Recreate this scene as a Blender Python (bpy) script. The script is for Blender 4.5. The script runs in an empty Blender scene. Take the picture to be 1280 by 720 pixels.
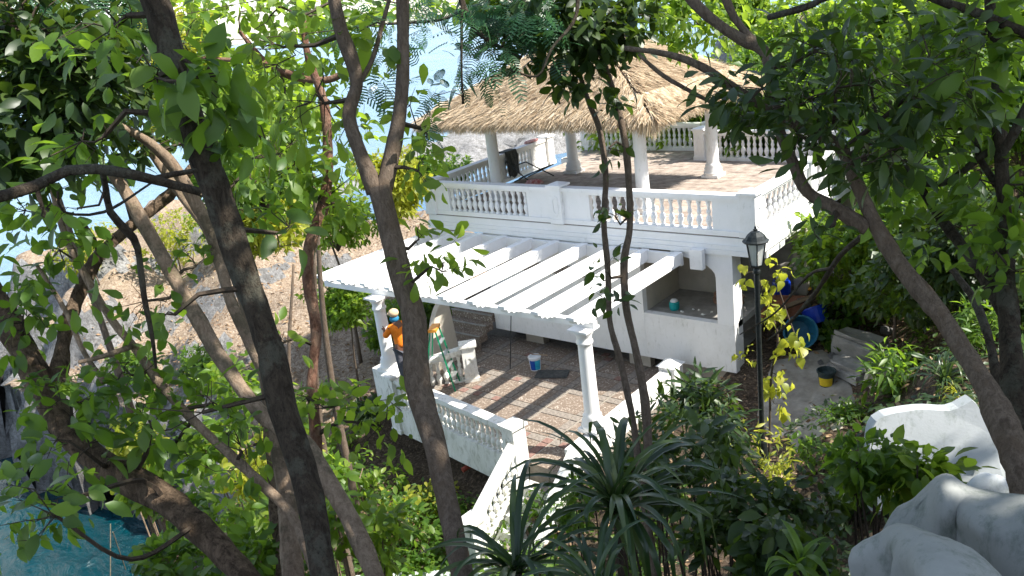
import bpy, math, random
import numpy as np
from mathutils import Vector, Matrix
sc = bpy.context.scene
COL = sc.collection
rs = np.random.RandomState(7)

# ------------------------------------------------------------------ camera
CAM = np.array([7.05, -15.6568, 5.1672]); YAW, PITCH, ROLL, FPX = -0.7269, 0.3259, -0.1327, 1031.26
_f = np.array([math.sin(YAW)*math.cos(PITCH), math.cos(YAW)*math.cos(PITCH), -math.sin(PITCH)])
_r0 = np.array([math.cos(YAW), -math.sin(YAW), 0.0]); _u0 = np.cross(_r0, _f)
_r = math.cos(ROLL)*_r0 + math.sin(ROLL)*_u0; _u = -math.sin(ROLL)*_r0 + math.cos(ROLL)*_u0
cd = bpy.data.cameras.new('camera'); cam = bpy.data.objects.new('camera', cd); COL.objects.link(cam)
cam.matrix_world = Matrix(((_r[0], _u[0], -_f[0], CAM[0]), (_r[1], _u[1], -_f[1], CAM[1]), (_r[2], _u[2], -_f[2], CAM[2]), (0, 0, 0, 1)))
cd.sensor_width = 36; cd.lens = 36*FPX/1280; cd.clip_start = .05; cd.clip_end = 20000
sc.camera = cam

# ------------------------------------------------------------------ light
SUN = Vector((0.74, 0.30, 0.90)).normalized()          # direction towards the sun
w = bpy.data.worlds.new('World'); sc.world = w; w.use_nodes = True
nt = w.node_tree; bg = nt.nodes['Background']
sky = nt.nodes.new('ShaderNodeTexSky'); sky.sky_type = 'NISHITA'; sky.sun_disc = False
sky.sun_elevation = math.asin(SUN.z); sky.sun_rotation = math.atan2(SUN.x, SUN.y); sky.dust_density = .6; sky.air_density = 1.0
hs = nt.nodes.new('ShaderNodeHueSaturation'); hs.inputs['Saturation'].default_value = .72; nt.links.new(sky.outputs[0], hs.inputs['Color']); nt.links.new(hs.outputs[0], bg.inputs[0]); bg.inputs[1].default_value = 0.15
sl = bpy.data.lights.new('sun', 'SUN'); sl.energy = 5.0; sl.angle = math.radians(.55); sl.color = (1, .96, .88)
so = bpy.data.objects.new('sun', sl); COL.objects.link(so); so.rotation_euler = (-SUN).to_track_quat('-Z', 'Y').to_euler()
so.location = (0, 0, 30)
sc.view_settings.view_transform = 'Standard'; sc.view_settings.look = 'None'; sc.view_settings.gamma = 1
sc.view_settings.exposure = 1.18

# ------------------------------------------------------------------ helpers
def ray(px, py):
    d = _f*FPX + _r*(px-640) - _u*(py-360); return d/np.linalg.norm(d)
def at(px, py, dist): return CAM + ray(px, py)*dist
def atz(px, py, z):
    d = ray(px, py); return CAM + d*((z-CAM[2])/d[2])
def aty(px, py, y):
    d = ray(px, py); return CAM + d*((y-CAM[1])/d[1])
def pj(P):
    d = np.asarray(P)-CAM; z = d@_f; return 640+FPX*(d@_r)/z, 360-FPX*(d@_u)/z, z

ORG = {}
def meta(o, label=None, cat=None, group=None, kind=None):
    if label: o['label'] = label
    if cat: o['category'] = cat
    if group: o['group'] = group
    if kind: o['kind'] = kind
    return o
def thing(name, loc, label, cat, group=None):
    o = bpy.data.objects.new(name, None); COL.objects.link(o); o.location = loc; o.empty_display_size = .1
    ORG[o.name] = np.array(loc, float); return meta(o, label, cat, group)
def mk_mesh(name, V, F, mat, smooth=False, rnd=None):
    me = bpy.data.meshes.new(name); me.from_pydata([tuple(map(float, v)) for v in V], [], [tuple(map(int, q)) for q in F]); me.validate()
    if mat is not None:
        for m in (mat if isinstance(mat, list) else [mat]): me.materials.append(m)
    if smooth: me.polygons.foreach_set('use_smooth', [True]*len(me.polygons))
    if rnd is not None:
        a = me.attributes.new('rnd', 'FLOAT', 'POINT'); a.data.foreach_set('value', np.asarray(rnd, np.float32))
    me.update(); return me
def np_mesh(name, V, F, mat, rnd=None, smooth=False):
    """V (n,3), F (m,k) all same k"""
    V = np.asarray(V, np.float32); F = np.asarray(F, np.int32); m, k = F.shape
    me = bpy.data.meshes.new(name); me.vertices.add(len(V)); me.vertices.foreach_set('co', V.ravel())
    me.loops.add(m*k); me.loops.foreach_set('vertex_index', F.ravel())
    me.polygons.add(m); me.polygons.foreach_set('loop_start', np.arange(0, m*k, k, dtype=np.int32))
    try: me.polygons.foreach_set('loop_total', np.full(m, k, np.int32))
    except Exception: pass
    if smooth: me.polygons.foreach_set('use_smooth', np.ones(m, bool))
    if rnd is not None:
        a = me.attributes.new('rnd', 'FLOAT', 'POINT'); a.data.foreach_set('value', np.asarray(rnd, np.float32))
    me.materials.append(mat); me.update(); me.validate(); return me
def link(name, me, parent=None, loc=None, label=None, kind=None):
    o = bpy.data.objects.new(name, me); COL.objects.link(o)
    if parent is not None: o.parent = parent
    if loc is not None: o.location = loc
    return meta(o, label, kind=kind)
def part(name, VF, mat, parent, smooth=False, label=None, kind=None):
    V, F = VF; org = ORG.get(parent.name, np.zeros(3)) if parent is not None else np.zeros(3)
    o = link(name, mk_mesh(name, np.asarray(V, float)-org, F, mat, smooth), parent, None, label, kind)
    ORG[o.name] = org; return o
def join(*L):
    V = []; F = []; n = 0
    for v, f in L:
        V += [tuple(x) for x in v]; F += [tuple(i+n for i in q) for q in f]; n += len(v)
    return V, F
def box(x0, x1, y0, y1, z0, z1):
    V = [(x, y, z) for z in (z0, z1) for x, y in ((x0, y0), (x1, y0), (x1, y1), (x0, y1))]
    return V, [(0, 3, 2, 1), (4, 5, 6, 7), (0, 1, 5, 4), (1, 2, 6, 5), (2, 3, 7, 6), (3, 0, 4, 7)]
def seg(P, Q, w, z0, z1, zq=None, off=0, ext=0):
    """box along plan segment PQ, width w, z0..z1 at P (and zq=(z0,z1) at Q)"""
    P = np.array(P[:2], float); Q = np.array(Q[:2], float); d = (Q-P)/np.linalg.norm(Q-P); n = np.array([-d[1], d[0]])
    P = P-d*ext; Q = Q+d*ext; a = n*(off-w/2); b = n*(off+w/2)
    zq = zq or (z0, z1)
    V = [(*(P+a), z0), (*(Q+a), zq[0]), (*(Q+b), zq[0]), (*(P+b), z0), (*(P+a), z1), (*(Q+a), zq[1]), (*(Q+b), zq[1]), (*(P+b), z1)]
    return V, [(0, 3, 2, 1), (4, 5, 6, 7), (0, 1, 5, 4), (1, 2, 6, 5), (2, 3, 7, 6), (3, 0, 4, 7)]
def rbox(c, ax, sx, sy, z0, z1):
    """box centred at plan c, first side along plan dir ax"""
    a = np.array(ax[:2], float); a /= np.linalg.norm(a)
    P = np.array(c[:2])-a*sx/2; Q = np.array(c[:2])+a*sx/2
    return seg(P, Q, sy, z0, z1)
def lathe(prof, n, c=(0, 0, 0)):
    V = []; F = []
    for r, z in prof:
        for k in range(n):
            t = 2*math.pi*k/n; V.append((c[0]+r*math.cos(t), c[1]+r*math.sin(t), c[2]+z))
    for i in range(len(prof)-1):
        for k in range(n):
            a = i*n+k; b = i*n+(k+1) % n; F.append((a, b, b+n, a+n))
    F.append(tuple(range(n-1, -1, -1))); F.append(tuple(range((len(prof)-1)*n, len(prof)*n)))
    return V, F
def spline(P, step):
    P = [np.array(p, float) for p in P]; out = []
    Q = [2*P[0]-P[1]]+P+[2*P[-1]-P[-2]]
    for i in range(1, len(Q)-2):
        L = np.linalg.norm(Q[i+1][:3]-Q[i][:3]); n = max(1, int(L/step))
        for k in range(n):
            t = k/n; a, b, c, d = Q[i-1], Q[i], Q[i+1], Q[i+2]
            out.append(.5*((2*b)+(-a+c)*t+(2*a-5*b+4*c-d)*t*t+(-a+3*b-3*c+d)*t**3))
    out.append(P[-1]); return out
def tube(path, n=8, bump=0.0, cap=True, seed=0):
    """path: list of (x,y,z,r)"""
    R = np.random.RandomState(seed); V = []; F = []; up = None; m = len(path)
    P = [np.array(p[:3]) for p in path]
    ph = R.rand(4)*6.28
    for i in range(m):
        d = P[min(i+1, m-1)]-P[max(i-1, 0)]; d = d/(np.linalg.norm(d)+1e-9)
        if up is None: up = np.cross(d, [0, 0, 1.0]) if abs(d[2]) < .9 else np.cross(d, [1.0, 0, 0])
        up = up-d*(up@d); up /= np.linalg.norm(up)+1e-9; s = np.cross(d, up); r = path[i][3]
        for k in range(n):
            t = 2*math.pi*k/n
            rr = r*(1+bump*(math.sin(2*t+ph[0]+i*.35)*.5+math.sin(3*t+ph[1]-i*.6)*.35+math.sin(i*.8+ph[2])*.35+R.randn()*.3))
            V.append(tuple(P[i]+(up*math.cos(t)+s*math.sin(t))*rr))
    for i in range(m-1):
        for k in range(n):
            a = i*n+k; b = i*n+(k+1) % n; F.append((a, b, b+n, a+n))
    if cap: F.append(tuple(range(n-1, -1, -1))); F.append(tuple(range((m-1)*n, m*n)))
    return V, F
def bar(a, b, r, n=6): return tube([(*a, r), (*b, r)], n)
def sheet(poly, z0, z1):
    """vertical prism of plan polygon"""
    n = len(poly); V = [(x, y, z0) for x, y in poly]+[(x, y, z1) for x, y in poly]
    return V, [tuple(range(n-1, -1, -1)), tuple(range(n, 2*n))]+[(i, (i+1) % n, n+(i+1) % n, n+i) for i in range(n)]

# ------------------------------------------------------------------ materials
def lin(c): return (*c, 1)
def nodes(name):
    m = bpy.data.materials.new(name); m.use_nodes = True; t = m.node_tree; b = t.nodes['Principled BSDF']; return m, t, b
def tex(t, kind, scale, detail=6, rough=.6, src='Object', dist=0, vscale=None):
    tc = t.nodes.new('ShaderNodeTexCoord'); n = t.nodes.new(kind)
    if vscale:
        mp = t.nodes.new('ShaderNodeMapping'); mp.inputs['Scale'].default_value = vscale
        t.links.new(tc.outputs[src], mp.inputs[0]); t.links.new(mp.outputs[0], n.inputs['Vector'])
    else: t.links.new(tc.outputs[src], n.inputs['Vector'])
    n.inputs['Scale'].default_value = scale
    if kind == 'ShaderNodeTexNoise':
        n.inputs['Detail'].default_value = detail; n.inputs['Roughness'].default_value = rough; n.inputs['Distortion'].default_value = dist
    return n
def ramp(t, src, stops):
    r = t.nodes.new('ShaderNodeValToRGB'); e = r.color_ramp.elements
    while len(e) < len(stops): e.new(.5)
    for i, (p, c) in enumerate(stops): e[i].position = p; e[i].color = lin(c)
    t.links.new(src, r.inputs[0]); return r.outputs[0]
def mix(t, f, a, b, mode='MIX'):
    m = t.nodes.new('ShaderNodeMix'); m.data_type = 'RGBA'; m.blend_type = mode
    for s, v in ((0, f), (6, a), (7, b)):
        if hasattr(v, 'is_output') or hasattr(v, 'links'): t.links.new(v, m.inputs[s])
        else: m.inputs[s].default_value = v if s == 0 else lin(v)
    return m.outputs[2]
def bump(t, b, src, strength, dist):
    n = t.nodes.new('ShaderNodeBump'); n.inputs['Strength'].default_value = strength; n.inputs['Distance'].default_value = dist
    t.links.new(src, n.inputs['Height']); t.links.new(n.outputs[0], b.inputs['Normal']); return n
def simple(name, c1, c2, scale=6, rough=.8, bs=.3, bd=.01, detail=8, metal=0, stops=(.35, .65), vscale=None, src='Object', spec=.3):
    m, t, b = nodes(name); n = tex(t, 'ShaderNodeTexNoise', scale, detail, .65, src, vscale=vscale)
    t.links.new(ramp(t, n.outputs[0], [(stops[0], c1), (stops[1], c2)]), b.inputs['Base Color'])
    b.inputs['Roughness'].default_value = rough; b.inputs['Metallic'].default_value = metal; b.inputs['Specular IOR Level'].default_value = spec
    if bs: bump(t, b, n.outputs[0], bs, bd)
    return m
M = {}
def plaster(name, base, dirt, amount, stain=(.30, .29, .22)):
    m, t, b = nodes(name)
    n1 = tex(t, 'ShaderNodeTexNoise', 1.3, 8, .7); n2 = tex(t, 'ShaderNodeTexNoise', 9, 8, .75, vscale=(1, 1, .35)); n3 = tex(t, 'ShaderNodeTexNoise', 45, 4, .6)
    c = mix(t, ramp(t, n1.outputs[0], [(.42, (0, 0, 0)), (.75, (1, 1, 1))]), base, dirt)
    c = mix(t, ramp(t, n2.outputs[0], [(.62-.12*amount, (0, 0, 0)), (.80-.10*amount, (.9*amount,)*3)]), c, stain)
    t.links.new(c, b.inputs['Base Color']); b.inputs['Roughness'].default_value = .75; b.inputs['Specular IOR Level'].default_value = .25
    bump(t, b, n3.outputs[0], .15, .01); return m
M['white'] = plaster('white_paint', (.80, .79, .77), (.68, .67, .63), .6)
M['clean'] = plaster('fresh_white_paint', (.82, .81, .80), (.74, .74, .72), .34)
M['dirty'] = plaster('weathered_white_paint', (.76, .75, .71), (.60, .59, .53), .95)
M['beige'] = plaster('beige_render', (.50, .45, .37), (.38, .34, .28), .6)
M['cement'] = simple('raw_cement', (.22, .21, .19), (.36, .34, .31), 3, .9, .5, .02)
M['bluewhite'] = plaster('pale_grey_paint', (.48, .50, .50), (.38, .41, .41), .8, (.20, .23, .19))
M['rockwhite'] = plaster('grey_faux_rock', (.29, .295, .28), (.18, .19, .175), 1.0, (.10, .125, .10))
def pebble(name, cols, scale, mortar=(.16, .12, .09)):
    m, t, b = nodes(name); v = tex(t, 'ShaderNodeTexVoronoi', scale); n = tex(t, 'ShaderNodeTexNoise', 1.6, 6, .6)
    c = ramp(t, v.outputs['Color'], cols); c = mix(t, ramp(t, v.outputs['Distance'], [(.42, (0, 0, 0)), (.62, (1, 1, 1))]), c, mortar)
    c = mix(t, ramp(t, n.outputs[0], [(.45, (0, 0, 0)), (.7, (.55, .55, .55))]), c, (.17, .12, .085))
    t.links.new(c, b.inputs['Base Color']); b.inputs['Roughness'].default_value = .85; bump(t, b, v.outputs['Distance'], -.5, .01); return m
M['pebble'] = pebble('pebble_wash', [(.0, (.10, .075, .055)), (.5, (.24, .19, .15)), (.8, (.36, .30, .25)), (1, (.55, .50, .43))], 26)
M['brick_tile'] = simple('brown_clay_tile', (.15, .13, .11), (.28, .24, .205), 14, .85, .3, .005)
M['red_tile'] = simple('red_clay_tile', (.16, .09, .075), (.26, .16, .13), 14, .85, .3, .005)
M['deck_tile'] = simple('deck_paving', (.19, .145, .12), (.46, .39, .33), 3.2, .85, .4, .006, stops=(.3, .7))
M['grout'] = simple('grout', (.21, .185, .155), (.29, .26, .22), 10, .9)
def thatch(name, a, b_, c_):
    m, t, b = nodes(name); at_ = t.nodes.new('ShaderNodeAttribute'); at_.attribute_name = 'rnd'
    t.links.new(ramp(t, at_.outputs['Fac'], [(0, a), (.45, b_), (1, c_)]), b.inputs['Base Color']); b.inputs['Roughness'].default_value = .8
    b.inputs['Specular IOR Level'].default_value = .2; return m
M['thatch'] = thatch('dry_thatch', (.12, .075, .045), (.46, .335, .205), (.80, .67, .48))
M['underroof'] = simple('dark_roof_reed', (.10, .06, .03), (.22, .14, .08), 20, .9)  # dark brown reed base beneath the straw
M['greenplastic'] = simple('green_fibreglass', (.0, .19, .085), (.01, .25, .12), 5, .4, 0)
M['orangeplastic'] = simple('orange_plastic', (.65, .26, .03), (.75, .33, .05), 5, .45, 0)
M['alu'] = simple('aluminium', (.5, .5, .5), (.65, .65, .65), 8, .4, 0, metal=.8)
M['blueplastic'] = simple('blue_plastic', (.005, .035, .42), (.01, .06, .55), 4, .35, 0, spec=.5)
M['tealblue'] = simple('dull_blue_plastic', (.01, .09, .16), (.02, .15, .25), 6, .45, .1, spec=.5)
M['blackplastic'] = simple('black_plastic', (.02, .035, .035), (.05, .07, .07), 9, .45, .1)
M['yellow'] = simple('yellow_label', (.62, .42, .02), (.75, .55, .03), 9, .5, 0)
M['whiteplastic'] = simple('white_plastic', (.68, .70, .72), (.78, .8, .8), 9, .4, 0)
M['labelblue'] = simple('blue_label', (.0, .05, .30), (.01, .08, .40), 9, .4, 0)
M['labelcyan'] = simple('cyan_label', (.02, .30, .48), (.06, .42, .58), 9, .4, 0)
M['teal'] = simple('teal_plastic', (.0, .24, .25), (.02, .34, .33), 9, .4, 0)
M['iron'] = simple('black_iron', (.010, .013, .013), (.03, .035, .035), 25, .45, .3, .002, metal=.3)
M['orange'] = simple('orange_cloth', (.75, .17, .01), (.88, .25, .02), 14, .8, .4, .01)
M['skin'] = simple('brown_skin', (.14, .065, .04), (.19, .09, .055), 20, .6, 0)
M['bluecloth'] = simple('blue_cloth', (.01, .12, .24), (.02, .19, .33), 16, .85, .4, .01)
M['capcloth'] = simple('tan_cap_cloth', (.50, .36, .22), (.62, .46, .30), 16, .85, .3, .01)
M['trousers'] = simple('grey_trousers', (.05, .055, .07), (.09, .09, .11), 16, .85, .3, .01)
M['darkcloth'] = simple('dark_cloth', (.03, .035, .035), (.09, .09, .085), 12, .9, .4, .01)
M['redcloth'] = simple('red_cloth', (.40, .05, .05), (.62, .45, .42), 12, .85, .4, .01)
M['sack'] = simple('brown_sacking', (.17, .09, .06), (.30, .18, .12), 14, .9, .5, .02)
M['copper'] = simple('rusty_brown_sheet', (.20, .07, .035), (.40, .19, .12), 6, .55, .3, .01, metal=.2)
M['wood'] = simple('weathered_timber', (.18, .12, .07), (.34, .25, .17), 4, .85, .4, .01, vscale=(1, 1, 8))
M['pipe'] = simple('dull_red_pipe', (.28, .05, .03), (.36, .08, .05), 9, .5, 0)
# glass of the lantern
m, t, b = nodes('lantern_glass'); b.inputs['Base Color'].default_value = (.75, .76, .72, 1); b.inputs['Roughness'].default_value = .35
b.inputs['Transmission Weight'].default_value = .55; b.inputs['IOR'].default_value = 1.2; M['glass'] = m
# ground: soil with leaf litter
def ground_mat():
    m, t, b = nodes('soil_and_litter')
    n1 = tex(t, 'ShaderNodeTexNoise', .35, 6, .6); n2 = tex(t, 'ShaderNodeTexNoise', 7, 8, .75, dist=1.5); v = tex(t, 'ShaderNodeTexVoronoi', 11)
    tan = ramp(t, n2.outputs[0], [(.30, (.09, .06, .04)), (.46, (.25, .185, .13)), (.60, (.42, .34, .26)), (.75, (.60, .52, .42))])
    drk = ramp(t, n2.outputs[0], [(.30, (.025, .02, .014)), (.50, (.09, .065, .045)), (.70, (.24, .18, .13))])
    a = t.nodes.new('ShaderNodeAttribute'); a.attribute_name = 'rnd'
    c = mix(t, a.outputs['Fac'], drk, tan)
    c = mix(t, ramp(t, v.outputs['Distance'], [(.15, (.5, .5, .5)), (.32, (0, 0, 0))]), c, (.30, .22, .14))
    t.links.new(c, b.inputs['Base Color']); b.inputs['Roughness'].default_value = .95; b.inputs['Specular IOR Level'].default_value = .1
    bump(t, b, n2.outputs[0], .9, .12); return m
M['ground'] = ground_mat()
def rock_mat():
    m, t, b = nodes('limestone'); n = tex(t, 'ShaderNodeTexNoise', 1.6, 10, .75, dist=.6); n2 = tex(t, 'ShaderNodeTexNoise', 8, 8, .8); v = tex(t, 'ShaderNodeTexVoronoi', 3)
    c = ramp(t, n.outputs[0], [(.30, (.12, .115, .11)), (.48, (.30, .295, .285)), (.62, (.44, .43, .42)), (.8, (.56, .54, .52))])
    c = mix(t, ramp(t, n2.outputs[0], [(.4, (.7, .7, .7)), (.55, (0, 0, 0))]), c, (.11, .10, .09))
    t.links.new(c, b.inputs['Base Color']); b.inputs['Roughness'].default_value = .95; bump(t, b, n2.outputs[0], 1, .25); return m
M['rock'] = rock_mat()
M['path'] = simple('dusty_concrete', (.19, .165, .135), (.36, .33, .28), 2.5, .9, .5, .03)
def bark(name, a, b_, c_, scale=9, bs=.7, patch=.5, bd=.02):
    m, t, b = nodes(name); n = tex(t, 'ShaderNodeTexNoise', scale*2.2, 10, .78, vscale=(1, 1, .28), dist=.6); n2 = tex(t, 'ShaderNodeTexNoise', scale*.4, 6, .75); n3 = tex(t, 'ShaderNodeTexNoise', scale*7, 4, .7, vscale=(1, 1, .5)); v = tex(t, 'ShaderNodeTexVoronoi', scale*1.4, vscale=(1, 1, .45))
    c = ramp(t, n.outputs[0], [(.36, a), (.60, b_)])
    c = mix(t, ramp(t, n2.outputs[0], [(.50, (0, 0, 0)), (.58, (patch,)*3)]), c, c_)
    c = mix(t, ramp(t, n3.outputs[0], [(.56, (0, 0, 0)), (.70, (.6, .6, .6))]), c, tuple(x*.45 for x in a))
    c = mix(t, ramp(t, v.outputs['Distance'], [(.10, (.55, .55, .55)), (.20, (0, 0, 0))]), c, tuple(x*.5 for x in b_))
    t.links.new(c, b.inputs['Base Color']); b.inputs['Roughness'].default_value = .9; b.inputs['Specular IOR Level'].default_value = .15
    mm = t.nodes.new('ShaderNodeMath'); mm.operation = 'ADD'; t.links.new(n.outputs[0], mm.inputs[0]); t.links.new(n3.outputs[0], mm.inputs[1])
    bump(t, b, mm.outputs[0], min(1, bs*1.3), bd*1.5); return m
M['bark_dark'] = bark('dark_mossy_bark', (.024, .018, .013), (.085, .066, .048), (.13, .13, .10), 10, .8, .5)
M['bark_grey'] = bark('smooth_grey_brown_bark', (.085, .062, .045), (.19, .145, .11), (.12, .085, .058), 14, .5, .6)
M['bark_pale'] = bark('pale_tan_bark', (.16, .11, .075), (.32, .24, .17), (.10, .085, .055), 10, .5, .7)
M['bark_red'] = bark('reddish_peeling_bark', (.10, .045, .03), (.24, .13, .09), (.30, .20, .14), 12, .6, .6)
M['bark_rough'] = bark('rough_flaking_bark', (.045, .03, .02), (.30, .21, .14), (.10, .07, .045), 8, 1.0, .7, .05)
M['twig'] = bark('twig_bark', (.03, .022, .016), (.08, .06, .045), (.05, .05, .03), 20, .3, .4)
def leafmat(name, c0, c1, c2, trans, gloss=.35, tr=.5):
    m = bpy.data.materials.new(name); m.use_nodes = True; t = m.node_tree; t.nodes.clear()
    o = t.nodes.new('ShaderNodeOutputMaterial'); a = t.nodes.new('ShaderNodeAttribute'); a.attribute_name = 'rnd'
    c = ramp(t, a.outputs['Fac'], [(0, c0), (.55, c1), (1, c2)])
    b = t.nodes.new('ShaderNodeBsdfPrincipled'); b.inputs['Roughness'].default_value = gloss; b.inputs['Specular IOR Level'].default_value = .45
    t.links.new(c, b.inputs['Base Color'])
    tb = t.nodes.new('ShaderNodeBsdfTranslucent'); tc = mix(t, a.outputs['Fac'], tuple(x*.75 for x in trans), trans); t.links.new(tc, tb.inputs[0])
    ms = t.nodes.new('ShaderNodeMixShader'); ms.inputs[0].default_value = tr
    t.links.new(b.outputs[0], ms.inputs[1]); t.links.new(tb.outputs[0], ms.inputs[2]); t.links.new(ms.outputs[0], o.inputs[0]); return m
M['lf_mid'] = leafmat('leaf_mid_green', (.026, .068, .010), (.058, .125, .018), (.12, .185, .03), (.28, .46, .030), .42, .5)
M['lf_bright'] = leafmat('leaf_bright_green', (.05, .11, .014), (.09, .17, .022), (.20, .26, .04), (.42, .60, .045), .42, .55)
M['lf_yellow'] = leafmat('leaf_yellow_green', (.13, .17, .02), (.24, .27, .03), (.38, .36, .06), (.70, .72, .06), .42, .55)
M['lf_dark'] = leafmat('leaf_dark_and_shade_green', (.014, .034, .008), (.030, .062, .014), (.065, .10, .02), (.12, .20, .015), .42, .35)  # dark leaf green; on shaded and backlit plants it also carries their shade
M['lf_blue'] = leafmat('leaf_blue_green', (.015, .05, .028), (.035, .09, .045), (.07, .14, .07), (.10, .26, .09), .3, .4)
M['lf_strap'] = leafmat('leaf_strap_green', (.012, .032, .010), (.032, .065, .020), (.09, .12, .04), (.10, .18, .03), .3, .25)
M['lf_dry'] = leafmat('dry_leaf', (.16, .09, .05), (.30, .19, .10), (.45, .33, .2), (.2, .12, .05), .7, .2)

# ------------------------------------------------------------------ setting: sea, ground
SEA_Z = -10.0
def sea_mat():
    m, t, b = nodes('sea_water')
    n = tex(t, 'ShaderNodeTexNoise', .9, 8, .62, vscale=(1, 1.6, 1), dist=.5); n2 = tex(t, 'ShaderNodeTexNoise', .04, 4, .5); n3 = tex(t, 'ShaderNodeTexNoise', .16, 6, .6, vscale=(.6, 1.8, 1))
    c = ramp(t, n2.outputs[0], [(.35, (.10, .20, .31)), (.65, (.15, .26, .37))])  # open water paled in its base colour to carry hazy glare
    a = t.nodes.new('ShaderNodeAttribute'); a.attribute_name = 'rnd'
    c = mix(t, a.outputs['Fac'], c, (.0, .034, .045))
    t.links.new(c, b.inputs['Base Color']); b.inputs['Roughness'].default_value = .22; b.inputs['IOR'].default_value = 1.33; b.inputs['Specular IOR Level'].default_value = .38
    mm = t.nodes.new('ShaderNodeMath'); mm.operation = 'ADD'; t.links.new(n.outputs[0], mm.inputs[0]); t.links.new(n3.outputs[0], mm.inputs[1])
    bump(t, b, mm.outputs[0], .9, .55); return m
M['sea'] = sea_mat()
R_ = [0, 6, 12, 20, 30, 45, 70, 110, 180, 300, 600, 1200, 2500, 6000, 15000]
V = []; F = []; rn = []; nn = 48; c0 = (-22., -6.)
for R0 in R_:
    for k in range(nn):
        t_ = 2*math.pi*k/nn; V.append((c0[0]+R0*math.cos(t_), c0[1]+R0*math.sin(t_), SEA_Z)); rn.append(max(0, min(1, 1.25-R0/30)))
for i in range(len(R_)-1):
    for k in range(nn): a = i*nn+k; b_ = i*nn+(k+1) % nn; F.append((a, b_, b_+nn, a+nn))
o = link('sea', mk_mesh('sea', V, F, M['sea'], rnd=rn)); o['kind'] = 'structure'

CP = [  # terrain control points x,y,z,influence
 (7, -17, 3.5), (9, -14, 3.2), (12, -20, 4), (4.5, -17, 2.9), (2, -20, 2.6), (-3, -18, 0), (7, -13, 2.2), (5.2, -13.4, 1.3), (4, -11.5, -.6), (6, -10.5, .4), (9, -9, 1.6),
 (3, -8, -2.2), (5.2, -7.4, .6), (6.6, -7, 1.1), (5.2, -5.2, .25), (3.4, -6, -1.7), (8, -5, 1.6), (1.5, -9.5, -3.6), (-1, -9, -4.8), (-3, -7.6, -5.1), (0, -6.5, -4.2), (1.2, -5, -3.1), (.4, -4, -3.5), (-.4, -2.6, -3.5), (2.2, -4.7, -2.3), (4.7, -3.5, -.5), (3.4, -4, -1.7),
 (.2, -.8, -3.35), (1.5, -.8, -3.3), (2.3, -1, -3.2), (0, 1.5, -3.2), (1.2, 1.6, -3.1), (-1.2, 4, -2.9), (-.4, 4.0, -2.1), (-.4, 3.2, -2.5), (3.4, 0, -2.6), (4.5, 2, -1.6), (.7, 4, -1.9), (1.8, 5, -1.2), (3, 6.5, .2), (6, 8, 2.2), (1, 8, -1.6), (-.5, 7, -1.6), (-3, 10, -2.2),
 (6, 1, .2), (9, 2, 2.2), (12, 6, 5), (4, 12, 3.2), (0, 14, 1.6), (-6, 13, -1.5), (10, 18, 8), (2, 22, 6), (-8, 20, 1.5), (-10, 13, -3.5), (18, 10, 10), (20, -6, 7), (16, 24, 13), (0, 32, 9), (-12, 30, 3), (-18, 24, -3),
 (-4, 4, -3.6), (-8, 4, -3.9), (-9.5, 9, -4.0), (-5, -2, -3.9), (-8.5, -3, -4.3), (-7.5, -5, -4.9), (-5, -6.2, -4.9), (-6, -8.5, -5.1), (-3, -10.5, -4.2), (-5, -12, -4.0), (-9.5, -7, -6.0), (-8, -10, -6.2), (-11, -4.5, -5.1), (-6, -16, -4),
 (-11, -1, -4.5), (-13, 2, -4.2), (-12, 7, -4.6), (-16, -1, -4.4), (-17, -3.5, -4.9), (-15, -5.2, -6.0), (-18, 1.5, -3.8), (-19.5, -2.4, -4.2), (-22, 1, -2.6), (-20, 4, -3.2), (-26, 3, -1.4), (-24, -1.5, -3.6), (-24.5, 6, -1.3), (-30, 3.5, -1.6), (-21, 9, -3.4), (-17, 12, -5), (-28, -2.5, -1.4), (-31, -3.2, -2.2), (-33, .5, -2.4), (-24.5, -4.4, -3.2), (-27.5, -5.0, -4.0), (-22, -4.6, -4.4), (-20, -5.0, -5.6), (-30.5, -4.6, -4.6), (-24, -5.7, -5.4), (-27, -5.9, -6),
]
SEAPT = [(-13, -9.5), (-16, -8), (-19.5, -6.6), (-12, -12), (-10.5, -15), (-9, -20), (-21.5, -8.0), (-24.5, -8.4), (-28.5, -7.6), (-33, -6.6), (-36.5, -3), (-38, 2), (-37, 8), (-31, 12), (-26, 15), (-22, 18), (-22, 26), (-22, 36), (-13, -20), (-18, -12), (-28, -11), (-37, -7), (-40, 0), (-45, 10), (-30, 24), (-36, 16), (-12, -30), (-28, 36)]
cp = np.array([c for c in CP]+[(x, y, -12.0) for x, y in SEAPT])
nz = np.random.RandomState(3)
def fbm(x, y, s=1.0, oct=4, seed=0):
    R = np.random.RandomState(seed); o = np.zeros_like(x); amp = 1.0; fr = s
    for i in range(oct):
        for j in range(3):
            a = R.rand()*6.28; ph = R.rand()*6.28; o = o+amp*np.sin((x*math.cos(a)+y*math.sin(a))*fr*(1+.3*R.rand())+ph)/3
        amp *= .55; fr *= 2.03
    return o
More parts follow.
